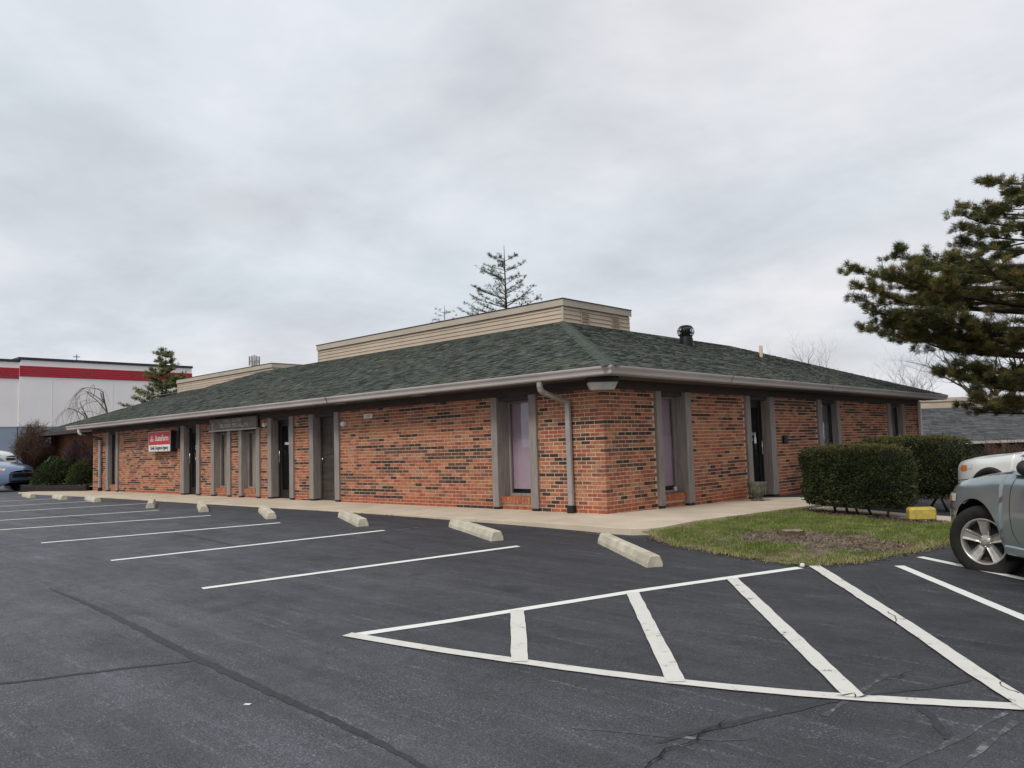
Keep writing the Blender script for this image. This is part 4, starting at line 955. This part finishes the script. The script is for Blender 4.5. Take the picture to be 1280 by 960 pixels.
def twig_mass(name, label, c, rx, ry, h, n, m, seed, group=None, thick=.011):
    r = random.Random(seed); t = thing(name, label, 'shrub', c, 0, group); q = MB(); s = MB()
    for i in range(n):
        a = r.uniform(0, 6.283); k = math.sqrt(r.random()); hh = h*(1-.42*k**2)*r.uniform(.75, 1.05)
        p0 = Vector((.18*rx*math.cos(a)*r.random(), .18*ry*math.sin(a)*r.random(), 0)); p3 = Vector((rx*k*math.cos(a), ry*k*math.sin(a), hh))
        p1 = p0.lerp(p3, .35)+Vector((r.uniform(-.1, .1)-.12*rx*k*math.cos(a), r.uniform(-.1, .1), .12*h)); p2 = p0.lerp(p3, .7)+Vector((r.uniform(-.08, .08), r.uniform(-.08, .08), .06*h))
        tgt = s if i < 14 else q
        tgt.tube([p0, p1, p2, p3], [thick*(2.2 if i < 14 else 1), thick*.9, thick*.7, thick*.3], 3, cap=False)
        for j in range(6):
            u = r.uniform(.45, .98); b = p1.lerp(p2, u) if r.random() < .4 else p2.lerp(p3, u)
            e_ = b+Vector((r.uniform(-1, 1)*.28, r.uniform(-1, 1)*.28, r.uniform(-.1, .32))); mid = b.lerp(e_, .5)+Vector((r.uniform(-.03, .03), r.uniform(-.03, .03), .02))
            q.tube([b, mid, e_], [thick*.55, thick*.45, thick*.25], 3, cap=False)
    s.build('stems', m, t); q.build('twigs', m, t)
def bare_tree(name, label, c, h, spread, seed, m=M_twig, depth=5, weep=0., r0=.16, lean=(0, 0), first=.3, kids=(2, 3), group=None):
    r = random.Random(seed); t = thing(name, label, 'tree', c, 0, group); tk = MB(); q = MB()
    def grow(p, d, L, rad, lev):
        pts = [p]; rads = [rad]; n = 4
        for i in range(n):
            d = (d+Vector((r.uniform(-1, 1), r.uniform(-1, 1), r.uniform(-.6, .8)))*.16+Vector((0, 0, -weep*lev*.10))).normalized(); p = p+d*L/n; pts.append(p); rads.append(rad*(1-.45*(i+1)/n))
        (tk if lev == 0 else q).tube(pts, rads, 7 if lev == 0 else (5 if lev < 3 else 3), cap=False)
        if lev >= depth: return
        kk = r.randint(*kids)+(1 if lev < 2 else 0)
        for j in range(kk):
            u = r.uniform(.35, 1.0) if j else 1.0; i = min(n-1, int(u*n)); b = pts[i].lerp(pts[i+1], u*n-i) if u < 1 else pts[-1]
            az = r.uniform(0, 6.283); el = r.uniform(.35, .95)*spread; side = Vector((math.cos(az), math.sin(az), r.uniform(-.15, .25)))
            nd = (d*math.cos(el)+side*math.sin(el)).normalized()
            if weep and lev > 1: nd = (nd+Vector((0, 0, -weep*.5))).normalized()
            grow(b, nd, L*r.uniform(.58, .82), rads[i]*.62, lev+1)
    grow(Vector((0, 0, -.2)), Vector((lean[0], lean[1], 1)).normalized(), h*first, r0, 0)
    tk.build('trunk', m, t); q.build('crown', m, t)
def conifer(name, label, c, h, prof, z0, nwh, per, tuft, seed, mats, needle=.13, width=.007, nn=26, spacing=.16, rise=.25, droop=.0, trunk_r=.16, subs=True, inner=.35, group=None, prefer=None, flat=.5, wts=(.5, .38, .12), jag=.3, zj=.1):
    g = np.random.default_rng(seed); r = random.Random(seed); t = thing(name, label, 'tree', c, 0, group)
    tk = MB(); tk.tube([(0, 0, -.3), (.03*h/8, .02, h*.35), (-.02, .04, h*.7), (0, 0, h*.985)], [trunk_r*1.2, trunk_r*.85, trunk_r*.5, trunk_r*.08], 9); tk.build('trunk', M_bark, t)
    br = MB(); pts = []; drs = []
    def spray(p0, p1, mid, rad, dens):
        path = [p0, p0.lerp(p1, .35)+mid*.6, p0.lerp(p1, .7)+mid, p1]
        br.tube(path, [rad, rad*.7, rad*.45, rad*.15], 5, cap=False); L = (p1-p0).length; n = max(2, int(L*(1-inner)/spacing*dens))
        for i in range(n):
            u = inner+(1-inner)*(i+r.random())/n; k = min(2, int(u*3)); b = path[k].lerp(path[k+1], u*3-k); pts.append(b+Vector((r.uniform(-1, 1), r.uniform(-1, 1), r.uniform(-.3, 1)))*tuft*.5); drs.append((p1-p0).normalized())
        return path
    for w in range(nwh):
        f = (w+.3)/nwh; z = z0+(h*.97-z0)*f; Rr = np.interp(z, [q[0] for q in prof], [q[1] for q in prof]); a0 = r.uniform(0, 6.283)
        npb = per+(1 if prefer is not None else 0)
        for k in range(npb):
            a = a0+k*6.283/per+r.uniform(-.3, .3); L = Rr*r.uniform(1-jag, 1.04)
            if prefer is not None and k == per: a = prefer+r.uniform(-.12, .12); L = Rr*r.uniform(.93, 1.02)
            dz_ = r.uniform(-zj, zj); zb = z+dz_-L*rise*.55
            p0 = Vector((0, 0, max(.4, zb))); p1 = Vector((L*math.cos(a), L*math.sin(a), z+dz_+L*rise*.25-droop*L+r.uniform(-.12, .12))); mid = Vector((0, 0, -.06*L*(1 if rise > 0 else -1)))
            path = spray(p0, p1, mid, max(.012, .018*L), 1.0)
            if subs:
                for j in range(int(3+L*2.6)):
                    u = r.uniform(.28, .95); i = min(2, int(u*3)); b = path[i].lerp(path[i+1], u*3-i); s = 1 if j % 2 else -1; az = a+s*r.uniform(.5, 1.05); ll = (1-u*.6)*L*r.uniform(.22, .42)
                    spray(b, b+Vector((math.cos(az)*ll, math.sin(az)*ll, ll*r.uniform(0, .5))), Vector((0, 0, -.03*ll)), max(.006, .010*ll), 1.15)
    br.build('limbs', M_bark, t)
    P = np.array(pts); Dd = np.array(drs); n = len(P); rep = np.repeat(np.arange(n), nn)
    D = rand_dirs(g, n*nn)+Dd[rep]*.55; D[:, 2] = D[:, 2]*flat+.38; D /= np.linalg.norm(D, axis=1)[:, None]
    base = P[rep]+D*.01+rand_dirs(g, n*nn)*tuft*.25; L = g.uniform(.65, 1.1, n*nn)*needle; S = np.cross(D, rand_dirs(g, n*nn)); S /= np.linalg.norm(S, axis=1)[:, None]+1e-9
    tri = np.stack([base-S*width, base+S*width, base+D*L[:, None]], 1)
    mt = g.choice(3, n, p=wts); mi = mt[rep]
    quick('needles', tri, mats, mi, t)

hedge(2.98, 2.92, -24, 1.80, .92, lawn_z(2.98, 2.55)-.02, 1.15, 21000, 'clipped yew hedge with bronze top beside the grass island', 31)
hedge(3.32, 4.72, -14, 1.75, 1.0, G(3.3, 4.7)+.05, 1.24, 19000, 'taller clipped yew hedge behind the first, past the yellow block', 37)
twig_mass('bare_shrub', 'leafless reddish shrub growing right of the taller hedge by the white truck', (4.35, 6.9, G(4.35, 6.9)), .7, .7, 1.15, 70, M_twigb, 5)
# planting bed at the left end
zb_ = .06
def timber(a, b, z0, z1, parent):
    a = Vector(a); b = Vector(b); L = (b-a).length; q = MB(); q.bbox(0, L, -.075, .075, z0, z1, .012, 0, Matrix.Translation((a.x, a.y, 0)) @ Matrix.Rotation(math.atan2(b.y-a.y, b.x-a.x), 4, 'Z')); q.build('timber', M_edge, parent)
M_edge = mat('tarred timber', (.022, .018, .016), .85, .4, 6, stretch=(1, 1, 4))
bed = thing('planting_bed', 'raised bed edged with dark tarred timbers at the left end of the building', 'planting bed', (-25, -.3, .02), world=True)
for k_ in (0, 1):
    timber((-22.75, -.14), (-26.3, -1.12), .0+k_*.13, .128+k_*.13, bed); timber((-26.38, -1.0), (-33.5, .15), .0+k_*.13, .128+k_*.13, bed)
q = MB(); q.add([(-22.75, -.1, .2), (-26.3, -1.05, .2), (-33.5, .2, .2), (-33.5, 1.44, .2), (-22.75, 1.44, .2)], [(0, 4, 3, 2, 1)]); q.build('soil', M_chip[0], bed)
shrub('juniper_shrub', 'low spreading juniper in the timber edged bed', 'shrub', (-27.3, .25, .18), 1.15, .8, 1.02, 5200, M_jun, .13, .018, 41, .3, (.45, .33, .22), .1)
shrub('boxwood_shrub', 'round clipped boxwood at the building end of the timber edged bed', 'shrub', (-24.75, .32, .18), .56, .5, .92, 4200, M_box, .05, .016, 43, .08, (.65, .35))
twig_mass('bare_shrub', 'large rounded leafless brown shrub rising above the low juniper', (-31.5, .65, .15), 1.6, .75, 2.8, 600, M_twigb, 47, thick=.010)
twig_mass('bare_shrub', 'dark purple leafless shrub between the brown shrub and the brick end wall', (-27.1, .95, .18), 1.2, .45, 1.85, 150, M_twigp, 53, thick=.012)
twig_mass('bare_shrub', 'dark purple leafless shrub close behind the round boxwood', (-25.2, 1.0, .18), .85, .4, 1.55, 110, M_twigp, 57, thick=.012)
for x, y in ((-28.6, -.45), (-26.9, -.6), (-24.0, -.15)):
    o = link('edging_stone', None) if False else None
# big pine on the right
pa = math.atan2(-.68229, -.73042)
conifer('pine_tree', 'large dark pine spreading over the far end of the side wall', (3.75, 15.0, G(3.75, 15.0)+.2), 9.0, [(.9, 2.0), (1.9, 2.5), (2.7, 2.0), (3.3, 2.6), (3.7, 3.7), (4.2, 4.4), (4.6, 4.1), (5.0, 5.1), (5.5, 5.5), (6.1, 4.9), (6.5, 3.4), (6.9, 2.2), (7.5, 2.1), (8.0, 1.8), (8.5, 1.0), (9.0, .4)], 2.2, 13, 6, .22, 61, M_pine, .16, .0066, 60, .098, .22, 0, .2, True, .22, None, pa, .75, (.46, .27, .27), .42, .24)
conifer('white_pine', 'slender pale conifer rising behind the parapet roof', (-20.45, 19.5, 0), 11.95, [(0, 3.4), (7, 3.0), (8.5, 2.2), (9.6, 1.75), (10.6, 1.2), (11.4, .8), (11.95, .25)], 5.0, 12, 5, .11, 67, M_spr, .15, .009, 11, .17, .48, -.05, .13, True, .15, None, pa, .9, (.55, .35, .1), .35, .22)
conifer('spruce_tree', 'olive green conifer standing before the white store wall', (-49.7, 14.4, 0), 9.3, [(0, 3.4), (5.6, 2.7), (6.6, 1.7), (7.4, 1.25), (8.4, .75), (9.3, .2)], 2.5, 15, 6, .26, 71, M_spr, .24, .017, 20, .22, .34, 0, .16, True, .2, None, None, .9, (.25, .15, .60), .5, .4)
conifer('small_conifer', 'small conifer tip just showing over the parapet', (-23.8, 18.2, 0), 9.05, [(0, 2), (8.2, .9), (9.05, .15)], 6.5, 6, 5, .12, 73, M_spr, .14, .009, 14, .2, .4, 0, .1, False, .2)
bare_tree('weeping_tree', 'leafless weeping tree in front of the white store wall', (-54.9, 12.4, 0), 7.6, 1.2, 82, depth=6, weep=.85, r0=.2, first=.5, kids=(3, 3))
bare_tree('bare_tree', 'leafless tree standing beyond the side roof slope', (-17.9, 53.5, -1.5), 11.2, .8, 84, depth=6, r0=.3, first=.36, kids=(3, 3))
bare_tree('bare_tree', 'broad leafless tree spreading behind the dark pine', (-4.6, 53.5, -2), 15.5, 1.15, 86, depth=6, r0=.42, first=.34, kids=(3, 3), lean=(-.12, -.1))
bare_tree('bare_tree', 'small leafless tree low over the far end of the side roof', (-12.2, 56, -2), 10.0, .8, 88, depth=6, r0=.24, first=.36, kids=(3, 3))

# ------------------------------------------------------------------ cars
def make_car(name, label, loc, head, paint, steer=0, z_up=0, hood=0., flare=None, nose=2.25, boxy=0., amber=True):
    t = thing(name, label, 'car', (loc[0], loc[1], G(*loc)+z_up), R(head)); zoff = hood
    # match the slope of the ground
    h = Vector((math.cos(R(head)), math.sin(R(head)))); l = Vector((-h.y, h.x))
    FA, RA, WR, AR = 1.33, -1.33, .362, .43
    def W(x):
        w = .905
        if x > 1.45: w -= (.27-.1*boxy)*((x-1.45)/(nose-1.45))**2.6
        if x < -1.7: w -= .12*((-1.7-x)/.65)**2
        return w
    def zt(x):
        return zoff+float(np.interp(x, [-2.35, -2.2, -1.0, .9, 1.05, 1.5, 1.85, 2.05, 2.18, nose], [1.05, 1.10, 1.10, 1.05, 1.035, .985, .915+.05*boxy, .845+.10*boxy, .76+.16*boxy, .66+.25*boxy]))
    def zbm(x):
        z = float(np.interp(x, [-2.35, -2.1, -1.8, 1.8, 2.05, nose], [.46, .36, .31, .29, .27, .36]))
        for A_ in (FA, RA):
            if abs(x-A_) < AR: z = max(z, WR+math.sqrt(AR**2-(x-A_)**2))
        return z
    def ysec(x, z):
        a = zbm(x) if False else .3; b = zt(x); u = (z-a)/(b-a); y = W(x)*(1-.035*(u-.45)**2*4-.10*max(0, u-.82)**2*18-.04*max(0, .12-u)*6)
        for A_ in (FA, RA):
            d = math.hypot(x-A_, z-WR)-AR
            y += .012*math.exp(-(max(0, d)/.11)**2)*(1 if d > -.02 else 0)
        return y
    xs_ = sorted(set([-2.35, -2.3, -2.2]+list(np.round(np.arange(-2.1, nose-.1, .06), 3))+[FA-AR, FA+AR, RA-AR, RA+AR, FA-AR+.01, FA+AR-.01, RA-AR+.01, RA+AR-.01, FA-AR+.03, FA+AR-.03, RA-AR+.03, RA+AR-.03, nose-.09, nose-.05, nose-.02, nose]))
    NV = 16; body = MB(); edgeL = []
    sides = {}
    for s in (1, -1):
        rows = []
        for x in xs_:
            a, b = zbm(x), zt(x); us = np.linspace(0, 1, NV)
            rows.append([(x, s*ysec(x, a+(b-a)*u), a+(b-a)*u) for u in us])
        body.grid(rows, flip=(s > 0)); sides[s] = rows
    nf = len(xs_); hx = [i for i, x in enumerate(xs_) if x >= .70]
    # front fascia, rear, hood
    fasc = [[Vector(sides[1][-1][k]).lerp(Vector(sides[-1][-1][k]), u)+Vector((.10*(1-(2*u-1)**2), 0, 0)) for u in np.linspace(0, 1, 13)] for k in range(NV)]
    body.grid(fasc, flip=False)
    rear = [[Vector(sides[1][0][k]).lerp(Vector(sides[-1][0][k]), u)-Vector((.06*(1-(2*u-1)**2), 0, 0)) for u in np.linspace(0, 1, 9)] for k in range(NV)]
    body.grid(rear, flip=True)
    bd = body.build('body', paint, t)
    hd = MB(); rows = []
    for i in hx:
        A = Vector(sides[1][i][-1]); Bq = Vector(sides[-1][i][-1]); fwd = .10*max(0, (xs_[i]-1.7)/(nose-1.7))**2
        rows.append([A.lerp(Bq, u)+Vector((fwd*(1-(2*u-1)**2), 0, .075*(1-abs(2*u-1)**2.6))) for u in np.linspace(0, 1, 17)])
    hd.grid(rows, flip=False); hd.build('hood', paint, t)
    # under tray
    q = MB(); q.box(-2.2, 2.05, -.72, .72, .26, .34); q.box(-.88, .88, -.85, .85, .27, .34); q.build('underbody', M_lined, t)
    # wheel wells
    for A_ in (FA, RA):
        for s in (1, -1):
            q = MB(); q.grid([[(A_+(AR+.005)*math.cos(a), y, WR+(AR+.005)*math.sin(a)) for a in np.linspace(-.35, math.pi+.35, 20)] for y in (s*.50, s*.87)]); q.add([(A_+(AR+.004)*math.cos(a), s*.50, WR+(AR+.004)*math.sin(a)) for a in np.linspace(-.35, math.pi+.35, 20)], [tuple(range(20))]); q.build('wheel_well', M_lined, t)
            if flare:
                q = MB(); q.grid([[(A_+r_*math.cos(a), s*(ysec(A_+r_*math.cos(a), max(.32, WR+r_*math.sin(a)))+o_), WR+r_*math.sin(a)) for a in np.linspace(-.1, math.pi+.1, 30)] for r_, o_ in ((AR-.015, -.05), (AR-.012, .018), (AR+.07, .02), (AR+.085, -.004))]); q.build('wheel_flare', flare, t)
    # cabin
    zr = 1.66+zoff; wb = .86; wr = .62
    low = [(1.02, zt(1.02)), (-.95+1.0, zt(0)), (-2.2, zt(-2.2)-.01)]
    def ring(x, z, w): return [(x, w, z), (x, -w, z)]
    st = [(.76, 1.06+zoff, .80), (-.06, 1.60+zoff, .60), (-.25, 1.645+zoff, .605), (-.9, zr+.01, .62), (-1.75, 1.64+zoff, .61), (-1.98, 1.58+zoff, .60), (-2.28, 1.09+zoff, .76)]
    cb = MB(); rows = []
    for x, z, w in st: rows.append([(x, w*k, z+.045*(1-k*k)) for k in (1, .75, .4, 0, -.4, -.75, -1)])
    cb.grid(rows, smooth=True)
    for s in (1, -1):
        top = [(x, s*w, z) for x, z, w in st[1:-1]]; bot = [(x, s*.868, zt(max(-2.3, min(.98, x)))-.005) for x in (.74, .2, -.6, -1.6, -2.25)]
        cb.grid([bot, top], flip=(s < 0), smooth=False)
        cb.add([st_ for st_ in ((.76, s*.80, 1.06+zoff), bot[0], top[0])], [(0, 1, 2)]); cb.add([(-2.28, s*.76, 1.09+zoff), bot[-1], top[-1]], [(0, 1, 2)])
    cb.build('cabin', paint, t)
    def lerp3(a, b, u): return tuple(a[i]+(b[i]-a[i])*u for i in range(3))
    q = MB(); q.add([(.73, .72, 1.095+zoff), (.73, -.72, 1.095+zoff), (-.02, -.55, 1.605+zoff), (-.02, .55, 1.605+zoff)], [(0, 1, 2, 3)]); 
    for v in range(4): q.v[v] = (q.v[v][0]+.02, q.v[v][1], q.v[v][2]+.02)
    q.build('windshield', M_carg, t)
    q = MB(); q.add([(-2.03, .52, 1.53+zoff), (-2.03, -.52, 1.53+zoff), (-2.27, -.66, 1.16+zoff), (-2.27, .66, 1.16+zoff)], [(0, 1, 2, 3)]); 
    q.v = [(x-.012, y, z) for x, y, z in q.v]; q.build('rear_window', M_carg, t)
    for s in (1, -1):
        for (xb0, xb1, xt0, xt1) in ((.55, -.12, .0, -.12), (-.20, -1.05, -.20, -1.0), (-1.15, -2.0, -1.1, -1.72)):
            def sp(x, z):
                u = (z-1.10-zoff)/.53; return (x, s*(.872-.245*u+.008), z)
            q = MB(); q.add([sp(xb0, 1.13+zoff), sp(xb1, 1.13+zoff), sp(xt1, 1.55+zoff), sp(xt0, 1.55+zoff)], [(0, 1, 2, 3)]); q.build('side_window', M_carg, t)
        for xd in (.68, -.16, -1.08):
            pts_ = [(xd+(.10*(max(0, .62-z)/.2)**2*-1 if xd == .68 else 0), z) for z in np.linspace(.36, 1.04+zoff, 14)]
            if xd == .68: pts_ = [(xd+.06*math.sin((z-.36)/.7*math.pi)-(.12*((.55-z)/.2)**2 if z < .55 else 0), z) for z in np.linspace(.38, 1.03+zoff, 16)]
            q = MB(); q.grid([[(x+dxx, s*(ysec(x, z)+.0015), z) for x, z in pts_] for dxx in (-.004, .004)]); q.build('door_seam', M_lined, t)
        q = MB(); q.bbox(-.86, .86, s*.895-.02, s*.895+.02, .30, .385, .012); q.build('sill_moulding', paint if not flare else M_plast, t)
        q = MB(); q.lathe([(.0, -.06), (.07, -.05), (.105, .0), (.10, .05), (.0, .07)], 14, 0, Matrix.Translation((.26, s*.98, 1.13+zoff)) @ Matrix.Rotation(R(90), 4, 'Y') @ Matrix.Diagonal((.75, .95, .8, 1))); q.box(.24, .30, s*.86-.05, s*.86+.05, 1.06+zoff, 1.10+zoff); q.build('mirror', M_plast, t)
        q = MB(); hs = [(sides[s][i][-1], xs_[i]) for i in hx if xs_[i] < nose-.30]
        q.grid([[(v[0], s*(abs(v[1])-.035+o_), v[2]+.0125+(.004 if o_ == 0 else .004)) for v, _ in hs] for o_ in (-.004, .004)]); q.build('hood_seam', M_lined, t)
        q = MB(); bs = [(x, float(np.interp(x, [FA+AR, nose-.3, nose], [.66, .66, .62]))) for x in np.linspace(FA+AR*.88, nose-.03, 12)]
        q.grid([[(x, s*(ysec(x, z)+.002), z+o_) for x, z in bs] for o_ in (-.004, .004)]); q.build('bumper_seam', M_lined, t)
        q = MB(); q.bbox(.10, .34, s*(ysec(.2, .93)+.018)-.012, s*(ysec(.2, .93)+.018)+.012, .915, .945, .008); q.build('door_handle', paint, t)
        # headlight patches that follow the body skin
        def patch(x0, x1, z0, z1, off, m, nm, n=8):
            q = MB(); q.grid([[(x, s*(ysec(x, z)+off), z) for x in np.linspace(x0, x1, n)] for z in (lambda x: np.linspace(z0, z1, 5))(0)], flip=(s < 0)); return q.build(nm, m, t)
        zl = zt(1.95)-.115
        hl = patch(nose-.55, nose-.13, zl-.025, zl+.055, .006, M_lamp, 'headlight')
        if amber: patch(nose-.40, nose-.19, zl-.05, zl+.03, .011, M_amber, 'turn_signal')
        q = MB(); q.box(-2.36, -2.30, s*.66-.12, s*.66+.12, .85, 1.05); q.build('tail_light', M_red, t)
    # grille, bumper, plate
    q = MB(); q.grid([[(nose+.104*(1-(y/.55)**2*.75)+.012, y, z) for y in np.linspace(-.5, .5, 11)] for z in (zt(nose)-.20, zt(nose)-.05)], smooth=True); q.build('grille', M_plast, t)
    q = MB(); q.grid([[(nose+.104*(1-(y/.62)**2*.9)+.010, y, z) for y in np.linspace(-.58, .58, 11)] for z in (.37, .44)]); q.build('lower_grille', M_plast, t)
    # wheels
    def wheel_meshes():
        ty = MB(); R90 = Matrix.Rotation(R(-90), 4, 'X')
        ty.lathe([(.228, -.085), (.24, -.105), (.30, -.116), (.335, -.108), (.356, -.085), (.362, -.05), (.362, .05), (.356, .085), (.335, .108), (.30, .116), (.24, .105), (.228, .085)], 44, 0, R90)
        for k in (-.05, 0, .05): pass
        rm = MB(); rm.lathe([(.231, .085), (.236, .098), (.226, .104), (.214, .094), (.206, .04), (.20, -.06)], 40, 0, R90)
        rm.lathe([(.0, .072), (.03, .078), (.042, .070), (.066, .058), (.070, .04)], 20, 0, R90)
        for k in range(5):
            a = k/5*2*math.pi+math.pi/2; ca, sa = math.cos(a), math.sin(a)
            def pt(r_, w_, y_): return (r_*ca-w_*sa, y_, r_*sa+w_*ca)
            prof = [(-1, .0), (-.82, .014), (-.45, .006), (.45, .006), (.82, .014), (1, .0)]
            rows = []
            for r_, hw, y_ in ((.045, .034, .045), (.09, .042, .058), (.15, .050, .066), (.20, .060, .078), (.222, .068, .088)):
                rows.append([pt(r_, hw*p_, y_+d_) for p_, d_ in prof])
            rm.grid(rows, smooth=False); rm.grid([[v for v in rw[::5]] for rw in [[r0[0]]+[r0[-1]] and r0 for r0 in rows]], smooth=False) if False else None
            for e_ in (0, -1): rm.grid([[rw[e_] for rw in rows], [(rw[e_][0], rw[e_][1]-.03, rw[e_][2]) for rw in rows]], smooth=False)
        for k in range(5):
            a = k/5*2*math.pi+math.pi/2+.63; rm.lathe([(.012, .05), (.012, .07), (.0, .074)], 6, 0, Matrix.Translation((.052*math.cos(a), 0, .052*math.sin(a))) @ R90)
        dk = MB(); dk.lathe([(.0, .012), (.20, .010), (.206, .02)], 24, 0, R90); dk.lathe([(.07, .02), (.15, .022), (.155, .012)], 24, 0, R90)
        return ty.mesh('tyre', M_tyre), rm.mesh('rim', M_rim), dk.mesh('brake_disc', M_rimd)
    tm, rmm, dm = wheel_meshes()
    for A_ in (FA, RA):
        for s in (1, -1):
            st_ = steer if A_ == FA else 0
            w = link('wheel', tm, t, M=Matrix.Translation((A_, s*.785, WR)) @ Matrix.Rotation(R(st_+(0 if s > 0 else 180)), 4, 'Z'))
            link('rim', rmm, w); link('brake_disc', dm, w)
    return t
def car_paint(name, c): return mat(name, c, .28, .05, .7, metal=.45, coat=1.0, spec=.5)
P_teal = car_paint('grey green car paint', (.215, .26, .265)); P_white = mat('white truck paint', (.70, .71, .69), .35, .04, 1, coat=.5); P_blue = car_paint('pale blue car paint', (.17, .235, .36)); P_red = car_paint('red car paint', (.35, .02, .03))
def place(head, wx, wy):    # from the contact point of the left front wheel to the car origin
    h = Vector((math.cos(R(head)), math.sin(R(head)))); l = Vector((-h.y, h.x)); o = Vector((wx, wy))-h*1.33-l*.785; return (o.x, o.y)
c1 = place(132, 5.86, -1.50)
make_car('sport_utility_car', 'grey green sport utility car with its front wheel turned beside the grass island', c1, 132, P_teal, 32, -.03)
c2 = (6.42, 3.4)
make_car('pickup_truck', 'white truck with black wheel flares parked behind the grey green car', c2, 141, P_white, 0, -.03, .02, M_plast, 2.3, 1.0)
make_car('sport_utility_car', 'pale blue sport utility car nosed up to the planting bed', (-30.2, -1.85), 31, P_blue, 0, .0, .10)
make_car('parked_car', 'white car standing far off beyond the pale blue car', (-46.2, 1.6), 48, P_white, 0, 0, .08)
make_car('parked_car', 'red car standing between the pale blue car and the far white car', (-40.6, -.6), 40, P_red, 0, -.0, -.05)

# ------------------------------------------------------------------ far buildings
M_store = mat('store wall panel', (.86, .83, .82), .8, .04, .3); M_storeb = mat('store blue grey base', (.27, .33, .40), .8, .08, .4); M_storer = mat('store red band', (.42, .02, .04), .5, .08, .3); M_cop = mat('store coping', (.03, .035, .045), .5)
S = thing('store_building', 'tall white store with a ribbed red band beyond the left lot', 'building', (-110, 10, 0), world=True)
def block(x, y0, y1, zt):
    q = MB(); q.box(-160, x, y0, y1, 5.3, zt-.3); q.build('wall', M_store, S)
    q = MB(); q.box(-160, x-.05, y0+.05, y1-.05, -.5, 5.29); q.build('base_wall', M_storeb, S)
    q = MB(); q.box(-160, x+.12, y0-.1, y1+.12, zt-.3, zt); q.build('coping', M_cop, S)
    for i in range(5): q = MB(); z = zt-2.28+i*.26; q.bbox(x+.005, x+.10, y0+.01, y1+.06, z, z+.235, .03); q.build('band_rib', M_storer, S)
    for k_ in range(int((y1-y0)/7)): q = MB(); yy = y0+3.5+k_*7; q.box(x+.004, x+.03, yy, yy+.05, 5.4, zt-2.35); q.build('panel_joint', M_store, S)
block(-98.6, 18.4, 39.3, 13.55); block(-98.72, -25, 18.39, 13.25)
q = MB(); q.tube([(-99.3, 24.9, 13.3), (-99.3, 24.9, 14.35)], .05, 6); q.box(-99.35, -99.25, 24.5, 25.3, 14.0, 14.08); q.build('roof_mast', M_cop, S)
T = thing('antenna_mast', 'far mobile phone mast with panel antennas showing over the rear parapet', 'mast', (-110.6, 55.4, 0))
q = MB(); q.tube([(0, 0, -1), (0, 0, 17.3)], [.35, .2], 8); q.build('pole', M_spout, T)
for k in range(6): a = k/6*6.283; q = MB(); q.box(.75*math.cos(a)-.1, .75*math.cos(a)+.1, .75*math.sin(a)-.1, .75*math.sin(a)+.1, 15.6, 17.1); q.build('antenna_panel', M_spout, T)
q = MB(); q.lathe([(.8, 16.3), (.8, 16.4)], 12); q.tube([(-.8, 0, 16.2), (.8, 0, 16.2)], .05, 5); q.tube([(0, -.8, 16.2), (0, .8, 16.2)], .05, 5); q.build('ring_mount', M_spout, T)
# grey roofed neighbour at the right
Nb = thing('neighbour_building', 'low brick building with a broad grey shingle roof beyond the parked cars', 'building', (-6.4, 38.0, -1.7), math.atan2(.68, .73))
M_grs = mat('grey shingle', (.075, .078, .081), .9, .3, 2.5, fine=.35, bscale=9); 
q = MB(); q.box(.6, 34, .9, 14, -.6, 2.5); q.build('wall', M_bfar, Nb)
q = MB(); q.add([(0, 0, 2.35), (35, 0, 2.35), (31, 4.2, 4.42), (.25, 4.2, 4.42), (0, 15, 2.35), (.25, 10.5, 4.42), (31, 10.5, 4.42), (35, 15, 2.35)], [(0, 1, 2, 3), (0, 3, 5, 4), (3, 2, 6, 5), (4, 5, 6, 7), (1, 7, 6, 2)]); rf = q.build('roof', M_grs, Nb)
r_ = random.Random(9); sq = MB()
for c in range(20):
    u = c/20; zc = 2.35+2.07*u; yc = 4.2*u; x = .25*u+.02
    while x < 24:
        w = r_.choice([.3, .45, .6, .8]); t0 = r_.choice([.012, .03])
        sq.add([(x, yc-.01, zc+t0), (x+w-.01, yc-.01, zc+t0), (x+w-.01, yc+.22, zc+.115), (x, yc+.22, zc+.115), (x, yc-.01, zc), (x+w-.01, yc-.01, zc)], [(0, 1, 2, 3), (4, 5, 1, 0)], r_.choice([0, 0, 1, 2])); x += w
sq.build('shingle_courses', [M_grs, mat('grey shingle dark', (.058, .061, .065), .9, .3, 3), mat('grey shingle pale', (.092, .095, .097), .9, .2, 3)], rf, 'stuff')
q = MB(); q.box(-.05, 35, -.14, -.001, 2.22, 2.36); q.build('gutter', M_gutter, Nb)
q = MB(); q.box(1.8, 30, 4.4, 10, 4.3, 5.02); pp = q.build('parapet', M_siding, Nb); q = MB(); q.box(1.7, 30.1, 4.33, 4.395, 4.84, 5.08); q.build('cap_fascia', M_sidfas, pp)
for x in (3.2, 5.6, 9.0, 12.5):
    q = MB(); q.box(x, x+1.25, .84, .899, -.2, 2.1); w = q.build('window', M_bronze, Nb); q = MB(); q.box(x+.1, x+1.15, .82, .838, 0, 2.0); q.build('pane', M_carg, w)
    for u in (x-.2, x+1.27): q = MB(); q.box(u, u+.18, .70, .898, -.5, 2.3); q.build('post', M_post, Nb)
